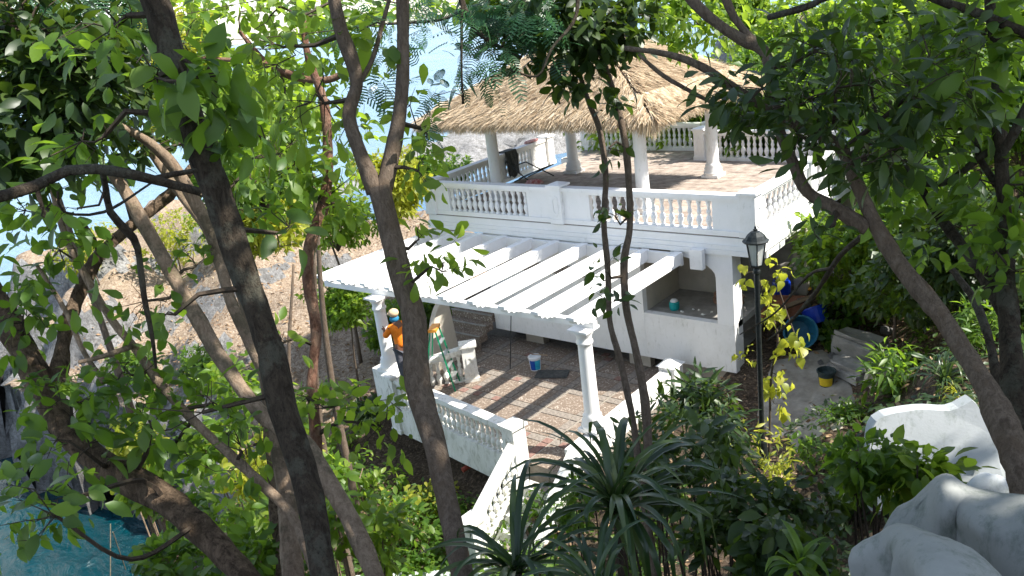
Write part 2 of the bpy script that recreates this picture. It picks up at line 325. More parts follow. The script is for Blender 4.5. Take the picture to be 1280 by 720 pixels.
def ground_z(x, y, rough=True):
    x = np.atleast_1d(np.asarray(x, float)); y = np.atleast_1d(np.asarray(y, float))
    d2 = (x[:, None]-cp[None, :, 0])**2+(y[:, None]-cp[None, :, 1])**2
    k = np.partition(d2, 2, axis=1)[:, 2:3]
    ww = 1/(d2+.15)**1.9; z = (ww*cp[None, :, 2]).sum(1)/ww.sum(1)
    if rough:
        far = np.clip((-(x+10))/6, 0, 1)
        z = z+fbm(x, y, 1.1, 5, 5)*.10+fbm(x, y, .9, 6, 9)*.42*far
    z = np.where((z < -6.0) & (x < -12.5), -6.0+(z+6.0)*2.6, z)
    m_ = (x > -9.3) & (x < -1.0) & (y > -4.4) & (y < 5.5)
    return np.where(m_, np.minimum(z, -3.75), z)
def gz(x, y): return float(ground_z(x, y)[0])
gx = np.concatenate([np.arange(-60, -34, 1.2), np.arange(-34, 10, .22), np.arange(10, 60, 1.2)]); gy = np.concatenate([np.arange(-40, -22, 1.2), np.arange(-22, 14, .22), np.arange(14, 70, 1.0)])
GX, GY = np.meshgrid(gx, gy, indexing='ij'); Z = np.concatenate([ground_z(a, b) for a, b in zip(np.array_split(GX.ravel(), 40), np.array_split(GY.ravel(), 40))])
X_, Y_ = GX.ravel(), GY.ravel()
cliff = np.clip((-Z-4.8)/1.0, 0, 1)*np.clip((-X_-12)/2, 0, 1)
jx = fbm(X_+Z*.9, Y_-Z*.7, 1.7, 4, 21)*.55*cliff; jy = fbm(X_-Z*1.1, Y_+Z, 1.9, 4, 22)*.55*cliff
tan = np.clip((-X_-9.2)/2.2, 0, 1)
V = np.stack([X_+jx, Y_+jy, Z], 1); ni, nj = len(gx), len(gy)
I, J = np.meshgrid(np.arange(ni-1), np.arange(nj-1), indexing='ij'); A = (I*nj+J).ravel(); F = np.stack([A, A+nj, A+nj+1, A+1], 1)
me = np_mesh('ground', V, F, M['ground'], rnd=tan, smooth=True); me.materials.append(M['rock'])
fz = Z[F].mean(1); fzr = Z[F].max(1)-Z[F].min(1); fx = X_[F].mean(1)
mi = ((fx < -12) & ((fzr > .26) | (fz < -6.2))).astype(np.int32); me.polygons.foreach_set('material_index', mi)
o = link('ground', me); o['kind'] = 'structure'

# ------------------------------------------------------------------ terrace floor (squares of pebble wash with clay tile bands)
fl = part('terrace_floor', sheet([(-7.5,-3.95),(-2.95,-4.66),(-1.7,-4.78),(-1.78,.0),(-.55,.0),(-.55,1.2),(-9.3,1.2),(-9.3,-2.2),(-7.9,-3.4)], -4.3, -3.612), M['grout'], None); fl['kind'] = 'structure'
fl2 = None
pitch = 1.06; x0, y0 = -8.25, -4.75; tl = [0]
sqm = mk_mesh('pebble_panel', *[q for q in box(0, .80, 0, .80, -.03, 0)], M['pebble'])
def tilemesh(m, nm): return mk_mesh(nm, *box(.006, .194, .006, .194, -.03, 0), m)
tA = tilemesh(M['brick_tile'], 'clay_tile'); tB = tilemesh(M['red_tile'], 'clay_tile')
cnt = 0
for i in range(7):
    for j in range(5):
        X = x0+i*pitch; Y = y0+j*pitch
        if X > -1.9 or Y > .3 or (Y < -4.3+.0*X and X < -6.5): continue
        yl = lambda xx: -4.1-(xx+7.55)*.148+.10
        a0, a1 = yl(X+.03), yl(X+.83); zt0 = -3.60+.0012*rs.randn()
        if Y+.03 > max(a0, a1): o = link('pebble_panel', sqm, fl, (X+.03, Y+.03, zt0))
        elif Y+.83 > max(a0, a1)+.05 and X > -7.7:
            o = part('pebble_panel', sheet([(X+.03, max(Y+.03, a0)), (X+.83, max(Y+.03, a1)), (X+.83, Y+.83), (X+.03, Y+.83)], -3.63, zt0), M['pebble'], fl)
        for k in range(9):
            if cnt >= 296: break
            if k < 4: px_, py_ = X+.03+.2*k, Y+.845
            elif k < 8: px_, py_ = X+.845, Y+.03+.2*(k-4)
            else: px_, py_ = X+.845, Y+.845
            if py_ < yl(px_+.1)+.03 or px_ < -7.9: continue
            tt = tB if (rs.rand() < .07 or (i in (4, 5) and j == 0 and rs.rand() < .5)) else tA
            o = link('clay_tile', tt, fl, (px_, py_, -3.598+.006*rs.rand())); o.rotation_euler[2] = rs.randn()*.01; cnt += 1

# ------------------------------------------------------------------ house under the deck
H = thing('garden_house', (-4.5, 2, -3.6), 'low white plastered garden house with an arched opening beneath the balustraded deck', 'house')
part('wall', join(box(-7.65, -2.823, 0, .18, -3.2, -.403)), M['white'], H, label='shaded white front wall with its base hanging over a dark gap')
part('wall', join(box(-2.82, -.52, .001, .18, -3.2, -2.05)), M['white'], H)
# pillar with arch
arch = [(-.52, -2.047), (-.52, -.403), (-2.0, -.403)]
for k in range(9):
    t_ = math.pi/2*k/8; arch.append((-2.0+1.08*math.sin(t_)+.0, -.95+.42*math.cos(t_)))
arch += [(-.92, -2.047)]
n = len(arch); V = [(x, 0.0, z) for x, z in arch]+[(x, .2, z) for x, z in arch]
part('arched_pillar', (V, [tuple(range(n)), tuple(range(2*n-1, n-1, -1))]+[(i, n+i, n+(i+1) % n, (i+1) % n) for i in range(n)]), M['clean'], H)
part('side_wall', box(-3.0, -2.825, .183, 1.9, -3.2, -.403), M['beige'], H)
part('back_wall', box(-2.82, -1.72, 1.75, 1.9, -2.05, -.403), M['beige'], H)
part('niche_floor', box(-2.82, -.56, .183, 1.9, -2.2, -2.06), M['cement'], H)
part('side_wall', box(-.72, -.56, .203, .5, -3.2, -.403), M['white'], H)
part('rear_wall', box(-9.2, -.9, 5.0, 5.2, -3.9, -.403), M['cement'], H)
part('base_plinth', box(-7.6, -4.3, .72, .9, -3.63, -3.2), M['iron'], H, label='black painted recessed base band')  # black colour stands in for the shade of the gap under the wall
part('base_block', box(-3.5, -2.9, .25, .45, -3.63, -3.203), M['beige'], H); part('base_block', box(-6.9, -6.3, .35, .6, -3.63, -3.203), M['beige'], H)
part('house_floor', box(-7.6, -.56, .182, 4.9, -3.25, -3.19), M['cement'], H)
for (x, y) in ((-.35, 3.5), (-.35, 6.9), (-9.2, .5), (-9.2, 6)):
    part('deck_post', join(box(x-.16, x+.16, y-.16, y+.16, -4.4, -.403), box(x-.2, x+.2, y-.2, y+.2, -.6, -.404)), M['beige'], H)
part('base_plinth', box(-2.2, -.6, .3, .5, -3.63, -3.203), M['beige'], H)
# breeze blocks seen through the rafters
for k in range(12):
    X = -7.3+k*.24
    bl = join(box(X, X+.22, -.045, -.002, -1.33, -1.27), box(X, X+.22, -.045, -.002, -1.15, -1.09), box(X, X+.05, -.044, -.002, -1.269, -1.151), box(X+.17, X+.22, -.044, -.002, -1.269, -1.151), box(X+.051, X+.169, -.012, -.002, -1.268, -1.152))
    part('breeze_block', bl, M['brick_tile'], H)
# deck slab with mouldings
S = 'slab'
part('deck_slab', join(box(-9.62, 0, 0.0, 7.3, -.40, -.03), box(-10.3, -5.1, 7.303, 8.8, -.40, -.03)), M['clean'], H)
part('cornice', join(box(-9.66, .05, -.05, -.003, -.41, -.30), box(-9.66, .03, -.03, -.003, -.297, -.2)), M['clean'], H)
part('cornice', join(box(.003, .05, -.048, 7.3, -.41, -.30), box(.003, .03, -.028, 7.3, -.297, -.2), box(.003, .015, 0, 7.3, -.197, -.10)), M['white'], H)
part('corbel', join(box(-1.42, -1.12, -.2, -.053, -.75, -.30)), M['clean'], H)
part('corbel', box(-.25, -.003, .6, 1.6, -.62, -.405), M['white'], H); part('corbel', box(-.25, -.003, 1.603, 3.2, -.52, -.405), M['white'], H)
# deck floor paving
df = part('deck_floor', join(box(-9.6, -.02, .02, 7.29, -.028, -.006), box(-10.2, -5.12, 7.292, 8.75, -.028, -.006)), M['grout'], None); df['kind'] = 'structure'
L = []
for i in range(32):
    for j in range(29):
        x = -9.55+i*.3; y = .05+j*.3
        if y > 7.05 and x > -5.4: continue
        if x > -.3: continue
        h_ = rs.rand()*.006; L.append(box(x+.006, x+.294, y+.006, y+.294, -.02, .0+h_))
pv = part('deck_paver', join(*L), M['deck_tile'], df); pv['kind'] = 'stuff'

# ------------------------------------------------------------------ balustrades
def bal_mesh(hgt, mat, nm='baluster'):
    pr = [(.062, 0), (.062, .06), (.035, .09), (.05, .16), (.075, .30), (.06, .42), (.032, .50), (.045, .55), (.055, .62), (.038, .70), (.032, .78), (.05, .90), (.06, .93), (.06, 1)]
    return mk_mesh(nm, *lathe([(r, z*hgt) for r, z in pr], 8), mat, smooth=False)
BM = {}
def railing(P, Q, zf, label, secs, mat, hgt=.9, zq=None, below=0.0, group='white balustrades', rw=.26):
    """secs: ('post'|'panel'|'bal', length[, n]) along P->Q"""
    zq = zf if zq is None else zq
    P = np.array(P, float); Q = np.array(Q, float); Ltot = np.linalg.norm(Q-P); d = (Q-P)/Ltot
    zz = lambda s: zf+(zq-zf)*s/Ltot
    T = thing('balustrade', (*P, zf), label, 'balustrade', group)
    s0 = .0; key = (mat.name, round(hgt, 2))
    if key not in BM: BM[key] = bal_mesh(hgt-.28, mat)
    tot = sum(q[1] for q in secs); sc_ = Ltot/tot
    runs = []; s = 0
    for q in secs:
        a, b_ = s, s+q[1]*sc_; s = b_
        A = P+d*a; B = P+d*b_
        if q[0] == 'post':
            c = (A+B)/2; zc = zz((a+b_)/2); wd = .34
            po = part('post', join(rbox(c, d, wd, wd, zc-below, zc+hgt+.02), rbox(c, d, wd+.04, wd+.04, zc-below, zc+.12-below if below < .05 else zc-below+.1)), mat, T)
            zt_ = zc+hgt+.02; h1 = (wd+.10)/2; e = np.array([-d[1], d[0]]); cc = []
            for hh, z_ in ((h1, zt_), (h1, zt_+.05)):
                for sx, sy in ((-1, -1), (1, -1), (1, 1), (-1, 1)): cc.append((*(c+d*sx*hh+e*sy*hh), z_))
            cc.append((*c, zt_+.12))
            part('post_cap', (cc, [(3, 2, 1, 0), (0, 1, 5, 4), (1, 2, 6, 5), (2, 3, 7, 6), (3, 0, 4, 7), (4, 5, 8), (5, 6, 8), (6, 7, 8), (7, 4, 8)]), mat, po)
            # raised hexagonal frame on both faces
            for sg in (-1, 1):
                f0 = c+e*sg*(wd/2+.001); ring = []
                for sc2, dp in ((1, 0), (1, .014), (.72, .014), (.72, 0)):
                    for u_, v_ in ((0, .30), (.085, .22), (.085, -.22), (0, -.30), (-.085, -.22), (-.085, .22)):
                        p_ = f0+e*sg*dp+d*u_*sc2; ring.append((*p_, zc+hgt*.5+v_*sc2*hgt/1.0))
                Fr = []
                for k in range(3):
                    for i in range(6): a_ = k*6+i; b2 = k*6+(i+1) % 6; Fr.append((a_, b2, b2+6, a_+6))
                part('panel_moulding', (ring, Fr), mat, po)
        else:
            runs.append((a, b_))
            if q[0] == 'panel':
                part('panel', seg(A, B, .14, zz(a)+.102, zz(a)+hgt-.152, (zz(b_)+.102, zz(b_)+hgt-.152)), mat, T)
            else:
                nb = q[2]
                for k in range(nb):
                    sk = a+(k+.5)*(b_-a)/nb; c = P+d*sk
                    o = link('baluster', BM[key], T, (c[0]-P[0], c[1]-P[1], zz(sk)+.11-zf))
    # rails between posts
    m = []
    for r in runs:
        if m and abs(m[-1][1]-r[0]) < 1e-6: m[-1] = (m[-1][0], r[1])
        else: m.append(r)
    for a, b_ in m:
        A = P+d*a; B = P+d*b_
        part('handrail', join(seg(A, B, rw, zz(a)+hgt-.09, zz(a)+hgt, (zz(b_)+hgt-.09, zz(b_)+hgt)), seg(A, B, rw-.09, zz(a)+hgt-.155, zz(a)+hgt-.093, (zz(b_)+hgt-.155, zz(b_)+hgt-.093))), mat, T)
        part('plinth', seg(A, B, rw-.04, zz(a)-below, zz(a)+.11, (zz(b_)-below, zz(b_)+.11)), mat, T)
    return T
railing((-9.62, .12), (-.17, .12), 0, 'long front balustrade of the upper deck above the pergola', [('post', .34), ('panel', .55), ('bal', 2.9, 14), ('panel', .85), ('post', .34), ('panel', .82), ('bal', 3.35, 14), ('panel', .83)], M['clean'])
railing((-.13, -.02), (-.10, 7.15), 0, 'right side balustrade of the upper deck running back from the corner post', [('post', .34), ('panel', .35), ('bal', 2.1, 8), ('panel', .2), ('post', .3), ('panel', .2), ('bal', 2.7, 10), ('panel', .3), ('post', .34)], M['white'])
railing((-.3, 7.15), (-5.1, 7.38), 0, 'back right balustrade of the upper deck behind the gazebo', [('bal', 4.4, 24), ('post', .34)], M['white'])
railing((-5.15, 7.5), (-5.2, 8.7), 0, 'short balustrade at the step in the back of the upper deck', [('bal', .9, 5), ('post', .34)], M['white'])
railing((-5.35, 8.7), (-10.3, 8.75), 0, 'back left balustrade of the upper deck facing the sea', [('bal', 4.4, 24), ('post', .34)], M['white'])
railing((-9.66, .4), (-10.1, 6.5), 0, 'left side balustrade of the upper deck with cloth hung over it', [('panel', .6), ('bal', 2.2, 12), ('panel', .25), ('bal', 1.4, 8), ('panel', .8), ('post', .34)], M['white'])
# terrace
railing((-7.55, -4.1), (-2.95, -4.78), -3.65, 'weathered white balustrade along the front of the lower terrace', [('post', .36), ('panel', .15), ('bal', 3.75, 22), ('panel', .1), ('post', .34)], M['dirty'], hgt=.85, below=.6)
railing((-2.97, -5.0), (-3.05, -6.5), -3.9, 'sloping white balustrade down the left of the garden stair', [('bal', 1.3, 8), ('post', .3)], M['dirty'], hgt=.85, zq=-5.0, below=.6)
railing((-6.55, -2.05), (-7.6, -3.1), -3.6, 'short white balustrade with an end post behind the stepladder', [('post', .36), ('bal', .9, 5), ('panel', .2)], M['dirty'], hgt=.95, zq=-3.85)
# right kerb of terrace
K = thing('terrace_kerb', (-1.8, -2.5, -3.6), 'low white kerb wall along the right edge of the lower terrace', 'kerb wall')
part('kerb', seg((-1.85, -4.6), (-1.9, -.75), .26, -3.9, -3.1), M['white'], K)
part('end_post', join(box(-2.09, -1.69, -.72, -.32, -3.7, -3.0)), M['white'], K)
part('post_cap', ([(-2.14, -.77, -2.997), (-1.64, -.77, -2.997), (-1.64, -.27, -2.997), (-2.14, -.27, -2.997), (-1.89, -.52, -2.84)], [(3, 2, 1, 0), (0, 1, 4), (1, 2, 4), (2, 3, 4), (3, 0, 4)]), M['white'], K)
SK = thing('stair_kerb', (-1.6, -5.5, -4.4), 'bright white sloping side wall at the right of the garden stair', 'side wall')
part('kerb', seg((-1.72, -4.62), (-1.62, -7.0), .34, -6.0, -3.1, (-6.6, -4.75)), M['dirty'], SK)
part('inner_face', seg((-2.78, -5.0), (-2.82, -6.5), .06, -5.0, -3.85, (-5.6, -4.95)), M['dirty'], SK)
ST = thing('garden_stair', (-2.3, -4.9, -3.65), 'flight of white steps with pebbled treads descending from the terrace', 'stair')
for k in range(9):
    y = -4.92-.26*k; z = -3.64-.19*(k+1)
    part('step', box(-2.76, -1.92, y-.26, y, z-.4, z), M['dirty'], ST)
    part('tread', box(-2.55, -2.1, y-.22, y-.04, z+.001, z+.016), M['brick_tile'], ST)
# left curved stair behind the ladder
LS = thing('side_stair', (-8.4, -.6, -3.6), 'pebbled steps climbing behind the left end of the house wall', 'stair')
for k in range(5):
    y = -1.0+.3*k; z = -3.6+.2*(k+1)
    part('step', box(-9.2, -7.68, y, y+.32 if k < 4 else y+1.4, z-.2, z), M['pebble'], LS)
    part('nosing', box(-9.22, -7.67, y-.03, y+.03, z+.001, z+.02), M['cement'], LS)
cw = [(-7.75+0, 0)]
V = []; F = []
n = 14
for dx in (0, .16):
    V.append((-8.05+dx*1.0, -1.3, -3.6)); 
    for k in range(n+1):
        t_ = math.pi/2*k/n; V.append((-8.05+dx-.15*math.sin(t_), -1.3-.95*math.cos(t_), -3.6+1.75*math.sin(t_)+.0))
F = [tuple(range(n+2)), tuple(range(2*n+3, n+1, -1))]+[(i, n+2+i, n+3+i, i+1) for i in range(n+1)]+[(n+1, 2*n+3, n+2, 0)]
CWall = thing('curved_stair_wall', (-8, -1.8, -3.6), 'quarter-round grey plaster wall beside the pebbled side steps', 'wall')
part('curved_panel', (V, F), M['beige'], CWall)
LK = thing('standing_kerb', (-7.8, -3.4, -3.6), 'low plastered ledge beside the left pergola column', 'ledge')
part('ledge', box(-8.6, -7.25, -3.75, -3.25, -4.2, -2.98), M['dirty'], LK)

# ------------------------------------------------------------------ pergola
PG = thing('pergola', (-5.6, -2, -3), 'bright white concrete pergola with ten broad rafters and two round columns', 'pergola')
prof = [(0.0, -.42), (0.0, -.70), (-.28, -.66), (-3.7, -.70), (-3.78, -.66), (-3.90, -.66), (-3.95, -.60), (-4.07, -.60), (-4.12, -.52), (-4.22, -.50), (-4.22, -.42)]
prof = [(-.02, -.415), (-.02, -.60), (-.16, -.68), (-3.80, -.68), (-3.86, -.64), (-3.96, -.64), (-4.01, -.58), (-4.11, -.58), (-4.15, -.50), (-4.22, -.48), (-4.22, -.415)]
n = len(prof); wr = .185
V = [(-wr/2, y, z) for y, z in prof]+[(wr/2, y, z) for y, z in prof]
rm = mk_mesh('rafter', V, [tuple(range(n-1, -1, -1)), tuple(range(n, 2*n))]+[(i, (i+1) % n, n+(i+1) % n, n+i) for i in range(n)], M['clean'])
for i in range(10):
    X = -9.36+i*.846
    o = link('rafter', rm, PG, (X+5.6, 2-.055+(.0 if i > 3 else -.0), 3.0)); o.rotation_euler[2] = .0
part('ledger_beam', box(-9.75, -1.65, -.16, -.053, -.72, -.445), M['clean'], PG)
part('front_beam', seg((-9.6, -3.86), (-1.62, -3.66), .14, -.83, -.703), M['clean'], PG)
def column(x, y, z0, z1, r, mat, parent, sq=.46, nm='column'):
    h = z1-z0
    pr = [(r*1.55, 0), (r*1.55, .07), (r*1.35, .10), (r*1.45, .16), (r*1.2, .22), (r*1.28, .26), (r*1.05, .30), (r, .36), (r*.92, h-.42), (r*.92, h-.34), (r*1.08, h-.32), (r*1.08, h-.28), (r*.95, h-.25), (r*1.0, h-.16), (r*1.35, h-.08), (r*1.38, h-.05), (r*1.3, h-.045)]
    c = part(nm, lathe(pr, 20, (x, y, z0)), mat, parent, smooth=False)
    for p_ in c.data.polygons:
        if len(p_.vertices) == 4: p_.use_smooth = True
    part('column_base', box(x-sq/2, x+sq/2, y-sq/2, y+sq/2, z0-.08, z0-.001), mat, c); part('capital', box(x-sq/2, x+sq/2, y-sq/2, y+sq/2, z1-.044, z1), mat, c)
    return c
column(-7.62, -3.95, -2.66, -.833, .155, M['clean'], PG)
column(-1.86, -3.74, -2.98, -.833, .155, M['clean'], PG)

# ------------------------------------------------------------------ gazebo
GZ = thing('gazebo', (-5.9, 3.3, 0), 'square gazebo with a shaggy thatched hip roof on four white columns', 'gazebo')
for x, y in ((-8.2, 1.45), (-3.48, 1.45), (-8.25, 5.2), (-3.48, 5.2)): column(x, y, .09, 2.36, .17, M['white'], GZ, .5)
ex0, ex1, ey0, ey1, ez = -9.75, -2.4, .25, 5.95, 2.52; A_ = np.array([-5.9, 3.25, 4.55])
cor = [np.array([ex0, ey0, ez]), np.array([ex1, ey0, ez]), np.array([ex1, ey1, ez]), np.array([ex0, ey1, ez])]
part('ring_beam', join(box(-8.4, -3.3, 1.36, 1.54, 2.362, 2.52), box(-8.4, -3.3, 5.11, 5.29, 2.362, 2.52), box(-8.35, -8.17, 1.543, 5.107, 2.363, 2.519), box(-3.57, -3.39, 1.543, 5.107, 2.363, 2.519)), M['wood'], GZ)
V = [tuple(c) for c in cor]+[tuple(A_)]+[tuple(c-np.array([0, 0, .1])) for c in cor]
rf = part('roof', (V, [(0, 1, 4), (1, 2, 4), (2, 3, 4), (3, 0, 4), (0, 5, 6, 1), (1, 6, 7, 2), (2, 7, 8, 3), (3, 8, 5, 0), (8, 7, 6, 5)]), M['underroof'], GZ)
def straws():
    Vs = []; rn_ = []
    R = np.random.RandomState(11)
    for s_ in range(4):
        a, b_ = cor[s_], cor[(s_+1) % 4]; mid = (a+b_)/2; down = mid-A_; sl_ = np.linalg.norm(down)
        nrm = np.cross(b_-a, A_-a); nrm /= np.linalg.norm(nrm)
        if nrm[2] < 0: nrm = -nrm
        nst = 24000 if s_ in (0, 1) else 5000
        u = R.rand(nst); v = 1-np.sqrt(R.rand(nst))           # v: 0 eave,1 apex
        v = 1-np.sqrt(R.rand(nst)); base = (a[None]*(1-u[:, None])+b_[None]*u[:, None])
        P = base+(A_-base)*v[:, None]
        dd = (base-A_); dd /= np.linalg.norm(dd, axis=1)[:, None]; dn = down/sl_
        dirs = dd*.35+dn[None]*.65+R.randn(nst, 3)*.20; dirs /= np.linalg.norm(dirs, axis=1)[:, None]
        L_ = .28+.25*R.rand(nst); side = np.cross(dirs, nrm[None]); side /= np.linalg.norm(side, axis=1)[:, None]
        P = P+nrm[None]*(.02+.06*R.rand(nst))[:, None]; wd = (.005+.009*R.rand(nst))[:, None]
        e = P+dirs*L_[:, None]+nrm[None]*(.02*R.randn(nst)+.03)[:, None]; e[:, 2] -= .02
        q = np.stack([P-side*wd, P+side*wd, e+side*wd*.3, e-side*wd*.3], 1); Vs.append(q.reshape(-1, 3))
        rv = np.clip(R.rand(nst)*.75+.25*np.sin(v*22)*.4+.12, 0, 1); rn_.append(np.repeat(rv, 4))
    return np.concatenate(Vs), np.concatenate(rn_)
Vs, rn_ = straws(); org = ORG[GZ.name]
o = link('thatch', np_mesh('thatch', Vs-org, np.arange(len(Vs)).reshape(-1, 4), M['thatch'], rn_), rf); o['kind'] = 'stuff'
# drooping eave fringe: double layer, curved strands
def fringe(layer):
    Vs = []; rn_ = []; R = np.random.RandomState(31+layer)
    for s_ in range(4):
        a, b_ = cor[s_], cor[(s_+1) % 4]; Ls = np.linalg.norm(b_-a); nst = int(Ls*(650 if s_ < 2 else 250))
        out = ((a+b_)/2-A_); out[2] = 0; out /= np.linalg.norm(out); al = (b_-a)/Ls
        u = R.rand(nst)*(1-.9/Ls)+.45/Ls if layer == 0 else R.rand(nst); cornr = np.maximum(0, 1-np.minimum(u, 1-u)*Ls/.5)
        clump = np.sin(u*Ls*9+s_)*.5+np.sin(u*Ls*23)*.5
        P = a[None]*(1-u[:, None])+b_[None]*u[:, None]; zt_ = .10 if layer == 0 else .02
        inn = .38+.12*R.rand(nst) if layer == 0 else .10+.10*R.rand(nst); P = P-out[None]*inn[:, None]; P[:, 2] += zt_+.05*R.rand(nst)+inn*.62*(layer == 0)
        ln = ((.58 if layer == 0 else .34)+.16*R.rand(nst)+.05*clump)*(1+.3*cornr)
        sd = R.randn(nst)[:, None]*.22*al[None]
        m_ = P+(out[None]*(.9 if layer == 0 else .55)+sd)*(ln*.5)[:, None]; m_[:, 2] -= ln*(.30 if layer == 0 else .18)
        e = m_+(out[None]*.10+sd)*(ln*.6)[:, None]; e[:, 2] -= ln*(.45 if layer == 0 else .62)
        wd = (al[None]*(.005+.008*R.rand(nst))[:, None])
        q = np.stack([P-wd, P+wd, m_+wd, m_-wd], 1).reshape(-1, 3); q2 = np.stack([m_-wd, m_+wd, e+wd*.2, e-wd*.2], 1).reshape(-1, 3)
        Vs += [q, q2]; rv = np.clip(.35+.6*R.rand(nst)+.1*clump, 0, 1); rn_ += [np.repeat(rv, 4), np.repeat(rv*.85, 4)]
    return np.concatenate(Vs), np.concatenate(rn_)
for l_ in (0, 1):
    Vs, rn_ = fringe(l_); o = link('eave_fringe', np_mesh('eave_fringe', Vs-org, np.arange(len(Vs)).reshape(-1, 4), M['thatch'], rn_), rf); o['kind'] = 'stuff'

# ------------------------------------------------------------------ small objects
def blob(c, r, n=12, m=8, seed=0, amp=.0, zflat=None):
    R = np.random.RandomState(seed); ph = R.rand(6)*6.28; V = []; F = []
    for i in range(m+1):
        t = math.pi*i/m
        for k in range(n):
            a = 2*math.pi*k/n; q = 1+amp*(math.sin(2*a+ph[0])*math.sin(t)+.6*math.sin(3*a+ph[1]+2*t)*math.sin(t)+.4*math.sin(4*t+ph[2]))
            p_ = [c[0]+r[0]*q*math.sin(t)*math.cos(a), c[1]+r[1]*q*math.sin(t)*math.sin(a), c[2]+r[2]*q*math.cos(t)]
            V.append(tuple(p_))
    for i in range(m):
        for k in range(n): a = i*n+k; b_ = i*n+(k+1) % n; F.append((a, a+n, b_+n, b_))
    return V, F

# lamp post
lb = atz(952, 530, -1.5); lx, ly = lb[0], lb[1]; lz = gz(lx, ly)-.05; lt = 1.62
LP = thing('lamp_post', (lx, ly, lz), 'black iron lamp post with a glazed lantern standing in front of the deck corner', 'lamp post')
part('post', lathe([(.11, 0), (.11, .12), (.08, .16), (.075, .5), (.05, .56), (.042, .6), (.04, lt-.62-lz), (.055, lt-.60-lz), (.055, lt-.56-lz), (.035, lt-.52-lz)], 14, (lx, ly, lz)), M['iron'], LP)
LN = part('lantern', lathe([(.04, 0), (.085, .02), (.10, .04), (.10, .055)], 6, (lx, ly, lt-.52)), M['iron'], LP)
zb, zt_ = lt-.465, lt-.12
for k in range(6):
    a = math.pi/3*k; b_ = math.pi/3*(k+1); r0, r1 = .095, .15
    part('lantern_bar', bar((lx+r0*math.cos(a), ly+r0*math.sin(a), zb), (lx+r1*math.cos(a), ly+r1*math.sin(a), zt_), .009), M['iron'], LN)
    q = [(lx+r0*.96*math.cos(a), ly+r0*.96*math.sin(a), zb), (lx+r0*.96*math.cos(b_), ly+r0*.96*math.sin(b_), zb), (lx+r1*.96*math.cos(b_), ly+r1*.96*math.sin(b_), zt_), (lx+r1*.96*math.cos(a), ly+r1*.96*math.sin(a), zt_)]
    q2 = [(x*.97+lx*.03, y*.97+ly*.03, z) for x, y, z in q]
    part('glass_pane', (q+q2, [(0, 1, 2, 3), (7, 6, 5, 4), (0, 4, 5, 1), (1, 5, 6, 2), (2, 6, 7, 3), (3, 7, 4, 0)]), M['glass'], LN)
part('bulb', blob((lx, ly, lt-.33), (.035, .035, .06)), M['whiteplastic'], LN)
part('lantern_roof', lathe([(.185, 0), (.195, .02), (.16, .045), (.13, .10), (.07, .155), (.03, .17), (.035, .19), (.015, .20), (.018, .225), (.006, .24), (.004, .30)], 12, (lx, ly, zt_)), M['iron'], LP)

# stepladder
LA = thing('stepladder', (-7.05, -2.85, -3.6), 'green stepladder with an orange top standing open on the terrace', 'ladder')
tp = np.array([-7.2, -2.75, -2.0])
hw = .24; ax1 = np.array([.5, -.866, 0]); ax2 = np.array([.866, .5, 0])
def lp(u, v, z): return np.array([-7.05, -2.85, 0])+ax1*u+ax2*v+np.array([0, 0, z])
for sg in (-1, 1):
    part('rail', bar(lp(sg*.17, .07, -2.03), lp(sg*.27, .36, -3.6), .026, 4), M['greenplastic'], LA)
    part('rear_rail', bar(lp(sg*.15, -.07, -2.03), lp(sg*.24, -.40, -3.6), .022, 4), M['greenplastic'], LA)
    part('spreader', bar(lp(sg*.21, .2, -2.8), lp(sg*.2, -.22, -2.8), .008, 4), M['alu'], LA)
for k in range(4):
    t_ = (k+1)/5; part('rung', seg(lp(-.17-.1*t_, .07+.29*t_, 0)[:2], lp(.17+.1*t_, .07+.29*t_, 0)[:2], .09, -2.03-1.57*t_-.015, -2.03-1.57*t_+.015), M['alu'], LA)
part('rear_brace', bar(lp(-.22, -.28, -3.1), lp(.22, -.28, -3.1), .012, 4), M['alu'], LA); part('rear_brace', bar(lp(-.23, -.36, -3.4), lp(.23, -.36, -3.4), .012, 4), M['alu'], LA)
part('top_cap', seg(lp(-.22, 0, 0)[:2], lp(.22, 0, 0)[:2], .2, -2.03, -1.96), M['orangeplastic'], LA)

# paint bucket with roller stick across it
bx_, by_ = -5.5, -1.05
BK = thing('paint_bucket', (bx_, by_, -3.6), 'white paint bucket with blue label and a stick across its rim on the terrace', 'bucket')
part('pail', lathe([(.13, 0), (.155, .33), (.168, .33), (.168, .36), (.155, .36), (.145, .30), (.01, .28)], 20, (bx_, by_, -3.59)), M['whiteplastic'], BK)
for nm, a0, a1, mm in (('blue_label', -1.9, -.9, 'labelblue'), ('cyan_label', -.9, .2, 'labelcyan')):
    V = []; F = []
    for k in range(7):
        a = a0+(a1-a0)*k/6
        for r_, z in ((.139, .03), (.1545, .29)): V.append((bx_+r_*math.cos(a), by_+r_*math.sin(a), -3.59+z))
    part(nm, (V, [(2*k, 2*k+2, 2*k+3, 2*k+1) for k in range(6)]), M[mm], BK)
part('stirring_stick', bar((bx_-.12, by_+.05, -3.22), (bx_+.34, by_+.12, -3.19), .014, 4), M['wood'], BK)
mt = thing('floor_sheet', (-4.9, -.9, -3.59), 'dark flat sheet lying on the terrace beside the paint bucket', 'sheet')
part('sheet', seg((-5.3, -1.3), (-4.55, -.95), .45, -3.585, -3.575), M['darkcloth'], mt)
rod = thing('thin_rod', (-6.2, -1.5, -3.6), 'thin upright steel rod standing in the paving in front of the house wall', 'rod')
part('rod', bar((-6.15, -1.3, -3.6), (-6.1, -1.0, -2.0), .012, 5), M['iron'], rod)

